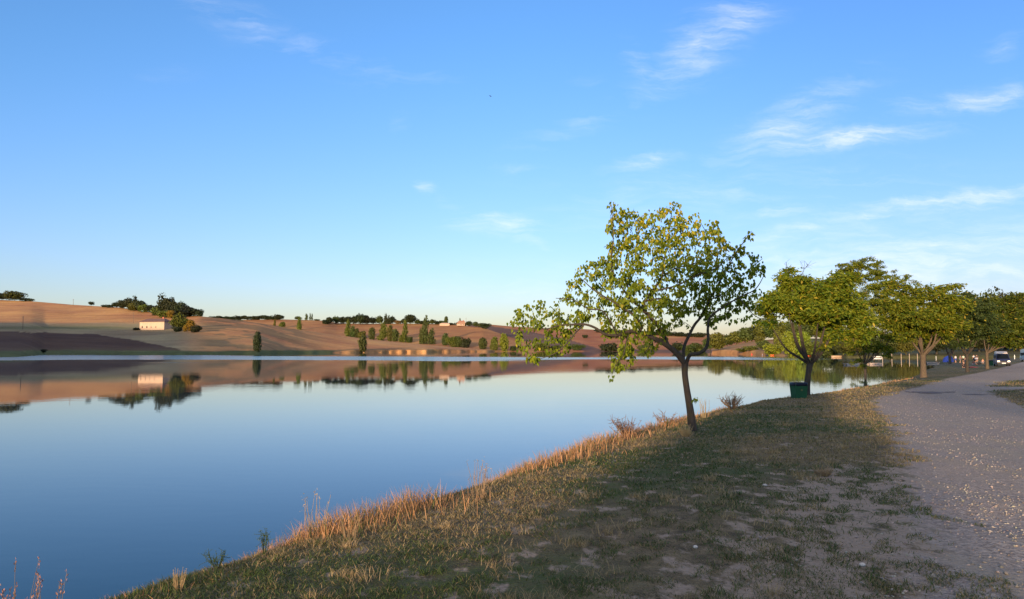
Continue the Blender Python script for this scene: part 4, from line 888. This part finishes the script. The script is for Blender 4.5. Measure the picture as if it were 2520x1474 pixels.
def person(P,h,rz,pose,shirt,shorts,label,hair=HAIR):
    e=empty('person',P,rz); tag(e,label,'person','people on the lakeside grass'); e.scale=(h/1.75,)*3; q=POSE[pose]; pz=q['p']; ln=q['lean']
    k=math.cos(math.asin(min(.95,abs(ln)/.55))) if ln else 1
    V=[(0,0,pz),(0,ln*.45,pz+.24*k),(0,ln,pz+.46*k),(0,ln*1.12,pz+.56*k),(0,ln*1.25-.01,pz+.64*k),(0,ln*1.3-.015,pz+.74*k)]
    Rr=[(.155,.12),(.135,.10),(.16,.10),.055,.085,.075]; E=[(0,1),(1,2),(2,3),(3,4),(4,5)]
    def add(p,pa,r): V.append(p); Rr.append(r); E.append((pa,len(V)-1)); return len(V)-1
    for i,sx in enumerate((-1,1)):
        hp=add((sx*.1,0,pz-.04),0,.09); kn=add((q['kn'][i][0],q['kn'][i][1],pz+q['kn'][i][2]),hp,.058); an=add((q['an'][i][0],q['an'][i][1],pz+q['an'][i][2]),kn,.036); add((q['an'][i][0],q['an'][i][1]-.14,pz+q['an'][i][2]-.04),an,.034)
        sh=add((sx*.18,ln,pz+.45*k),2,.052); el=add((q['el'][i][0],q['el'][i][1],pz+q['el'][i][2]),sh,.038); wr=add((q['wr'][i][0],q['wr'][i][1],pz+q['wr'][i][2]),el,.027)
        w_=np.array(V[wr]); el_=np.array(V[el]); d=(w_-el_); d/=np.linalg.norm(d); pm_=add(tuple(w_+d*.07),wr,.03)
        pb=w_+d*.08
        for f_ in range(4): add(tuple(pb+d*(.055+.02*(f_ in(1,2)))+np.array([(f_-1.5)*.02,0,-.012])),pm_,.009)
        add(tuple(w_+d*.06+np.array([-sx*.045,-.02,0])),pm_,.010)
    skinned('body',V,E,Rr,MSkin,e,2)
    def cl(name,ids,grow_,mat_):
        mp={}; v=[];r=[];ed=[]
        for i in ids: mp[i]=len(v); v.append(V[i]); rr=Rr[i]; r.append(tuple(x+grow_ for x in rr) if isinstance(rr,tuple) else rr+grow_)
        for a,b in E:
            if a in mp and b in mp: ed.append((mp[a],mp[b]))
        skinned(name,v,ed,r,mat_,e,2)
    n0=6; per=13-0
    # indices of the joints of each side
    s1=[6,7,10,11]; s2=[6+13-1,0]
    L0=6; R0=6+ (len(V)-6)//2
    cl('shirt',[0,1,2,L0+4,L0+5,R0+4,R0+5],.022,shirt)
    cl('shorts',[0,L0,L0+1,R0,R0+1],.03,shorts)
    bm=bmesh.new(); bmesh.ops.create_icosphere(bm,subdivisions=2,radius=.118); 
    bmesh.ops.delete(bm,geom=[v for v in bm.verts if v.co.z<-.02 and v.co.y<.03],context='VERTS')
    h_=bm_obj('hair',bm,hair,e,smooth=True); h_.location=(0,ln*1.3+.012,pz+.715*k)
    return e
cm=lambda n_,c: simple(n_,c,.85,.1)
def pplace(ox,oy,*a,**k_): P=on_ground(ox,oy); return person((P[0],P[1],P[2]),*a,**k_)
pplace(2352,893,1.7,R(200),'stand',cm('white cloth',(.7,.68,.66)),cm('blue cloth',(.05,.09,.3)),'person in a white top standing at the left end of the picnic group')
pplace(2363,893.5,1.65,R(80),'wave',cm('rose cloth',(.5,.25,.25)),cm('grey cloth',(.2,.2,.22)),'person with an outstretched arm wearing a rosy top and grey shorts')
pplace(2371,893.5,1.75,R(170),'stand',cm('pale green cloth',(.38,.5,.4)),cm('black cloth',(.02,.02,.025)),'person in a pale green shirt and black shorts standing with back turned')
pplace(2376,895,1.3,R(140),'stand',cm('peach cloth',(.6,.35,.25)),bpy.data.materials['grey cloth'],'shorter person in a peach top half hidden by the dark tree trunk')
pplace(2397,892,1.75,R(190),'stand',bpy.data.materials['white cloth'],bpy.data.materials['black cloth'],'person in white and black standing just right of the dark tree trunk')
pplace(2399,895.5,1.7,R(100),'bend',bpy.data.materials['white cloth'],bpy.data.materials['black cloth'],'person in a white shirt bending forward over the picnic')
pplace(2396,898,1.7,R(110),'sit',cm('brown cloth',(.14,.07,.06)),bpy.data.materials['grey cloth'],'person sitting on the grass with knees drawn up')
pplace(2404,892,1.7,R(150),'stand',cm('dark cloth',(.06,.05,.06)),bpy.data.materials['blue cloth'],'person in dark clothes standing at the right of the group')
pplace(2417,895,1.5,R(90),'crouch',cm('orange-lit cloth',(.75,.3,.15)),bpy.data.materials['grey cloth'],'crouching person, orange light painted into the top, between the picnic and the pale forked tree')  # orange sunlight on the figure put into the cloth colour
pplace(2373,906,1.55,R(180),'crouch',bpy.data.materials['black cloth'],bpy.data.materials['black cloth'],'person all in black crouching left of the dark tree trunk')
# picnic blanket, a bag and a blue windbreak
P=on_ground(2390,905); bm=bmesh.new(); bbox(bm,(0,0,.03),(1.5,1.1,.04)); bmesh.ops.subdivide_edges(bm,edges=bm.edges,cuts=4,use_grid_fill=True)
for v in bm.verts: v.co.z+=.05*math.sin(v.co.x*5)*math.cos(v.co.y*4)+.02
o_=bm_obj('picnic_blanket',bm,cm('dark red cloth',(.25,.02,.06))); o_.location=(P[0],P[1],P[2]+.03); o_.rotation_euler=(0,0,.3); tag(o_,'dark red blanket spread on the grass right of the dark tree trunk','blanket')
P=on_ground(2357,892); e=empty('beach_tent',(P[0],P[1]+4,P[2]),R(15)); tag(e,'small blue beach tent behind the picnic group','tent')
bm=bmesh.new(); rings=[]
for i in range(9):
    a=math.pi*i/8; rings.append([bm.verts.new((-1.0*math.cos(a)*k_,y,1.5*math.sin(a)*k_)) for (y,k_) in ((-.7,1),(0,.98),(.7,.8),(1.0,.3))])
for a,b in zip(rings[:-1],rings[1:]):
    for i in range(3): bm.faces.new((a[i],b[i],b[i+1],a[i+1]))
sh_=bm_obj('shell',bm,cm('royal blue cloth',(.02,.05,.32)),e); sh_.modifiers.new('sol','SOLIDIFY').thickness=.03
P=on_ground(2410,897); bm=bmesh.new(); bmesh.ops.create_icosphere(bm,subdivisions=2,radius=.3)
for v in bm.verts: v.co=Vector((v.co.x*1.2,v.co.y*.7,v.co.z*.6+.16+.03*math.sin(v.co.x*14)))
cyl(bm,(-.15,0,.3),(.0,0,.45),.02); cyl(bm,(.15,0,.3),(.0,0,.45),.02)
o_=bm_obj('holdall',bm,bpy.data.materials['black cloth']); o_.location=P; tag(o_,'small black bag lying on the grass right of the picnic','bag')
def wader(ox,lab):
    P=shore(ox,3); person((P[0],P[1],P[2]-.75),1.7,R(190+ox%40),'stand',bpy.data.materials['white cloth'],bpy.data.materials['blue cloth'],lab)
wader(1876,'left of two people wading off the far right shore'); wader(1888,'right of two people wading off the far right shore')

# bird
P=W(1207,237,60); e=empty('bird',P,R(60)); e.scale=(.5,.5,.5); tag(e,'tiny dark bird flying high in the clear sky left of centre','bird')
MB=simple('dark plumage',(.03,.03,.035),.7)
bm=bmesh.new(); bmesh.ops.create_icosphere(bm,subdivisions=2,radius=.06)
for v in bm.verts: v.co=Vector((v.co.x*.8,v.co.y*2.4-(.03 if v.co.y>0 else 0),v.co.z*.8))
bm_obj('body',bm,MB,e,smooth=True)
for sx in (-1,1):
    bm=bmesh.new(); q=[(sx*.03,-.06,.01),(sx*.03,.05,.01),(sx*.19,.03,.09),(sx*.36,.07,.03),(sx*.2,-.07,.09)]
    a=[bm.verts.new(v) for v in q]; b=[bm.verts.new((v[0],v[1],v[2]-.012)) for v in q]; bm.faces.new(a); bm.faces.new(b[::-1])
    for i in range(5): bm.faces.new((a[i],a[(i+1)%5],b[(i+1)%5],b[i]))
    bm_obj('wing',bm,MB,e)

# ------------------------------------------------------------------ grass and gravel
BL=(np.array([(0,-.5,0),(0,.5,0),(.5,.33,0),(.5,-.33,0),(1,0,0)]),np.array([(0,1,2),(0,2,3),(3,2,4)]))
def blades(name,P,H,Wd,D,col,mat,label=None,kind='stuff',cat='grass',bend=.35,parent=None,origin=None):
    n=len(P); az=rng.random(n)*2*math.pi; B=np.stack([np.cos(az),np.sin(az),np.zeros(n)],1)
    D=D/np.linalg.norm(D,axis=1,keepdims=True); hor=np.stack([D[:,0],D[:,1],np.zeros(n)],1)
    base=P; mid=P+D*(H*.52)[:,None]; tip=P+D*(H)[:,None]+hor*(H*bend)[:,None]; tip[:,2]-=H*bend*.35
    w_=Wd[:,None]*B; V=np.stack([base-w_*.5,base+w_*.5,mid+w_*.38,mid-w_*.38,tip],1).reshape(-1,3)
    Fc=(BL[1][None]+(np.arange(n)*5)[:,None,None]).reshape(-1,3)
    if origin is not None: V=V-np.array(origin)
    o_=mesh_np(name,V,Fc,3,mat,parent,col=np.repeat(col,5,axis=0))
    if parent is None: tag(o_,label,cat,kind=kind)
    return o_
def fan(n,r0,r1,power=1.):
    """points in front of the viewpoint, evenly spread over log distance"""
    r=r0*(r1/r0)**(rng.random(n)**power); a=rng.uniform(-.72,.72,n); return np.stack([r*a,r],1)
def pathmask(P):
    q=np.abs(sdist(P,PATH+[PATH[0]])); return np.where(inpoly(P,PATH),q,-q)
P=fan(720000,3.0,60); d=sdist(P,EDGE); pm_=pathmask(P)+(fbm(P[:,0],P[:,1],1.2,4)-.5)*2.2
cx_=P[:,0]*.906-P[:,1]*.423; al_=P[:,0]*.423+P[:,1]*.906; fine_=fbm(cx_*5.5,al_*3.6,1.,2); patch=fbm(cx_*1.6,al_*.8,1.,3); ns=(1-sstep(P[:,1],9.5,14))*(1-sstep(-pm_,2.6,4.2))
keep=(d>-2.1)&(pm_<.15)&(rng.random(len(P))<np.where(ns>.4*rng.random(len(P))+.1,np.clip((fine_+.35*(patch-.5)-.43)*9,.06,1),np.clip(.85+2*(patch-.38),.3,1)))
P=P[keep]; d=d[keep]; n=len(P); g=green_at(P[:,0],P[:,1]); tuft=fbm(P[:,0]*1.7,P[:,1]*1.7,2.5,3)
Y=P[:,1]; H=(.014+.034*rng.random(n)+.06*np.clip(tuft-.48,0,1)*2)*(1+.012*Y)*(1+.5*np.exp(-(d/.9)**2)); Wd=np.maximum(.0035,Y*.00085)*rng.uniform(.7,1.4,n)
D=rng.normal(size=(n,3))*.85; D[:,2]=1
isg=(rng.random(n)<g*.62+.12)[:,None]
nearp=(ns[keep]>.4)[:,None]&(rng.random((n,1))<.6); isg=isg|nearp
dry=np.array((.25,.19,.10))*(.55+.8*rng.random((n,1))); grn=np.array((.055,.085,.022))*(.6+.8*rng.random((n,1)))
blades('short_grass',np.c_[P,ground(P)-.005],H,Wd,D,np.where(isg,grn,dry),M['blade'],'thin short grass, green and sun-bleached, covering the bank beside the track')
print('short grass',n)
# longer dry grass along the crest of the bank
P=fan(700000,4,75,.8); d=sdist(P,EDGE); cl_=fbm(P[:,0],P[:,1],.55,3); den=np.exp(-((d+.45)/.75)**2)*np.clip((cl_-.3)*3,.1,1)
keep=(rng.random(len(P))<den); P=P[keep]; n=len(P); cl_=cl_[keep]; Y=P[:,1]
H=(.09+.27*rng.random(n)*np.clip(cl_*3.2-1.05,.12,1.4))*(1-.35*sstep(Y,22,40))*np.where(Y<8,.55,1); Wd=np.maximum(.003,Y*.0007)*rng.uniform(.7,1.3,n)
D=rng.normal(size=(n,3))*.28; D[:,2]=1
cdry=np.array((.42,.21,.115))*(.6+.6*rng.random((n,1))); cg=np.array((.1,.125,.035))*(.6+.7*rng.random((n,1)))
isg=(rng.random(n)<np.where(Y<7.5,.75,.16))[:,None]
blades('dry_bank_grass',np.c_[P,ground(P)-.01],H,Wd,D,np.where(isg,cg,cdry),M['blade'],'tall straw-coloured dry grass lining the crest of the lake bank')
print('bank grass',n)
# clumps of rough dry grass scattered in the lawn
ce=fan(260,4,30); ce=ce[(sdist(ce,EDGE)>.2)&(pathmask(ce)<-.8)]
P=[];Hh_=[]
for c_ in ce:
    k=rng.integers(25,70); r=rng.uniform(.06,.22); P.append(c_+rng.normal(size=(k,2))*r*.6); Hh_+= [rng.uniform(.06,.15)]*k
P=np.vstack(P); n=len(P); H=np.array(Hh_)*rng.uniform(.6,1.2,n); D=rng.normal(size=(n,3))*.5; D[:,2]=1
blades('rough_grass_tufts',np.c_[P,ground(P)-.005],H,np.maximum(.003,P[:,1]*.0007),D,np.array((.36,.27,.15))*(.5+.8*rng.random((n,1))),M['blade'],'pale rough grass tufts scattered over the lawn')
# gravel
oct_v=np.array([(1,0,0),(-1,0,0),(0,1,0),(0,-1,0),(0,0,1),(0,0,-1)],float); oct_f=np.array([(0,2,4),(2,1,4),(1,3,4),(3,0,4),(2,0,5),(1,2,5),(3,1,5),(0,3,5)])
P=fan(60000,3.,45,.9); pm_=pathmask(P); st_=fbm(P[:,0]*.9,P[:,1]*.25,.9,3)
keep=((pm_>-.3)&(rng.random(len(P))<.25+.9*(st_>.5)))|((pm_>-1.3)&(rng.random(len(P))<.07)); P=P[keep]; n=len(P)
S=rng.gamma(1.8,.0038,n)+.004+P[:,1]*.00022; S=np.minimum(S,.022)
rz=rng.random(n)*6.28; sc=rng.uniform(.6,1.3,(n,3))*np.array([1,.8,.55])
v=oct_v[None]*sc[:,None]*S[:,None,None]+rng.normal(size=(n,6,3))*S[:,None,None]*.15
x=v[...,0]*np.cos(rz)[:,None]-v[...,1]*np.sin(rz)[:,None]; y=v[...,0]*np.sin(rz)[:,None]+v[...,1]*np.cos(rz)[:,None]
V=np.stack([x,y,v[...,2]],-1)+np.c_[P,ground(P)+S*.15][:,None]
FF=(oct_f[None]+(np.arange(n)*6)[:,None,None]).reshape(-1,3)
gc=np.array((.33,.28,.235))*(.5+.7*rng.random((n,1)))*(1+rng.normal(size=(n,3))*.05)
m,t,p=newmat('pebbles'); t.link(t.attr('col'),p.inputs['Base Color']); p.inputs['Roughness'].default_value=.85
tag(mesh_np('gravel',V.reshape(-1,3),FF,3,m,col=np.repeat(gc,6,axis=0)),'loose pale and grey gravel strewn over the track','gravel',kind='stuff')
print('gravel',n)

# ------------------------------------------------------------------ single weeds along the bank
def weed(ox,oy,h,kind,label,seed,Y=None,n=26,spread=.5):
    global rng; kp=rng; rng=np.random.default_rng(seed)
    P=on_ground(ox,oy); s=P[1]/F/K; hm=h*s
    e=empty('weed',P); tag(e,label,'weed'); ch=[];tips=[]
    for i in range(n):
        a=rng.random()*6.28; q=spread*hm*rng.random()**.6; top=np.array([q*math.cos(a),q*math.sin(a),hm*rng.uniform(.25 if kind=='grass' and n>60 else .55,1)]); b=top*np.array([.45,.45,0] if kind=='grass' else [.12,.12,0])
        md=(b+top)/2+rng.normal(size=3)*.05*hm; ch.append((np.array([b,md,top]),[.004,.003,.002] if kind!='grass' else [.0035,.0025,.0015])); tips.append(top)
        if kind in('seed','leaf'):
            for k in range(5):
                f=rng.uniform(.4,1); st=b+(top-b)*f; e2=st+rng.normal(size=3)*.16*hm+np.array([0,0,.08*hm]); ch.append((np.array([st,(st+e2)/2,e2]),[.0025,.002,.0015])); tips.append(e2)
    sc_=max(.8,P[1]*.0005/.004)
    V,Q=tubes([(a,[r*sc_ for r in b]) for a,b in ch],3)
    col={'seed':(.26,.17,.11),'leaf':(.06,.09,.03),'grass':(.42,.30,.17)}[kind]
    V1=V; Q1=np.vstack([Q[:,[0,1,2]],Q[:,[0,2,3]]])
    T=np.array(tips); T=np.repeat(T,3,axis=0)+rng.normal(size=(len(T)*3,3))*.035*hm; m_=len(T)
    sz=rng.uniform(.7,1.4,m_)*{'seed':.018,'leaf':.05,'grass':.03}[kind]*hm*1.2
    V,Fc,k=leaves(T,rdir(m_)+np.array([0,0,.4]),rdir(m_),sz,LANCE)
    mesh_np('stems',np.vstack([V1,V]),np.vstack([Q1,Fc+len(V1)]),3,M['blade'],e,col=np.vstack([np.tile(np.array(col),(len(V1),1)),np.repeat(np.array(col)*(.6+.8*rng.random((m_,1))),k,axis=0)])); rng=kp
weed(1545,1082,52,'seed','reddish brown seeding weed on the bank edge left of the bank tree',1,n=34,spread=.9)
weed(1640,1050,36,'seed','thin dark seeding weed on the crest just left of the bank tree trunk',2,n=16,spread=.9)
weed(1802,1008,34,'seed','dark spiky weed clump on the crest right of the bank tree trunk',3,n=40,spread=.9)
weed(1735,1030,46,'grass','sparse tall grass stalks right beside the bank tree trunk',4,n=12,spread=.35)
weed(1690,1075,28,'grass','dry grass tuft around the foot of the bank tree',5,n=110,spread=.7)
weed(2025,1172,24,'grass','large straw-coloured tuft lying in the lawn halfway to the track',6,n=120,spread=1.1)
weed(780,1330,120,'grass','tallest thin grass stalks rising over the water from the lit bank grass',7,n=12,spread=.3)
weed(650,1372,66,'leaf','upright green leafy weed on the bank crest near the lower left',8,n=7,spread=.14)
weed(535,1400,42,'leaf','low dark leafy weed with round brown heads on the bank crest',9,n=16,spread=1.1)
weed(1372,1128,24,'leaf','small bright leafy sprig on the middle of the bank crest',10,n=8,spread=.4)
weed(1180,1230,95,'grass','wispy pale grass stalks on the middle of the lit bank',11,n=24,spread=.35)
weed(2010,968,22,'leaf','bluish leafy weeds on the crest right of the green bin',12,n=22,spread=1.)
weed(440,1452,50,'grass','orange dry grass spray at the bottom of the bank',13,n=26,spread=.45)
weed(860,1330,60,'grass','arching pale grass stalks right of the tallest ones',14,n=16,spread=.6)
# plumes standing at the water's edge, bottom left corner
for i,(ox,hh_) in enumerate(((62,1.2),(150,1.06),(22,1.02))):
    a,b=ray(ox,1474); Y=8.0; x=a*Y; z=WZ-.1; e=empty('reed',(x-.1,Y,z)); tag(e,['pinkish reed plume in the bottom left corner of the lake','bent reed stalks just right of the corner plume','short reed tuft at the extreme bottom left edge'][i],'reed')
    ch=[];tp=[]
    for k in range(8):
        q=rng.normal(size=2)*.14; top=np.array([q[0],q[1],hh_*rng.uniform(.8,1.1)]); ch.append((np.array([top*np.array([.2,.2,0]),top*np.array([.5,.5,.55]),top]),[.005,.004,.002])); tp+= [top-np.array([0,0,.02*j])+rng.normal(size=3)*.006 for j in range(7)]
    V1,Q=tubes(ch,4); Q1=np.vstack([Q[:,[0,1,2]],Q[:,[0,2,3]]])
    tp=np.array(tp); V,Fc,k=leaves(tp,rdir(len(tp))*.5+np.array([0,0,1]),rdir(len(tp)),np.full(len(tp),.035),LANCE); mesh_np('stems',np.vstack([V1,V]),np.vstack([Q1,Fc+len(V1)]),3,M['blade'],e,col=np.vstack([np.tile(np.array((.22,.17,.1)),(len(V1),1)),np.tile(np.array((.36,.19,.15)),(len(V),1))]))
# a few larger stones in the lawn
for i,(ox,oy,r_,lab) in enumerate(((1882,1196,.03,'pale stone lying alone in the middle of the lawn'),(2122,1398,.026,'whitish stone in the bare soil beside the track'),(1712,1350,.022,'small white stone in the bare patch near the bottom'))):
    P=on_ground(ox,oy); bm=bmesh.new(); bmesh.ops.create_icosphere(bm,subdivisions=2,radius=r_)
    for v in bm.verts: v.co*= 1+.18*math.sin(v.co.x*90+i)*math.cos(v.co.y*70); v.co.z*=.6
    o_=bm_obj('stone',bm,simple('pale stone %d'%i,(.5,.44,.38),.8,.15,20.)); o_.location=(P[0],P[1],P[2]+.01); tag(o_,lab,'stone')
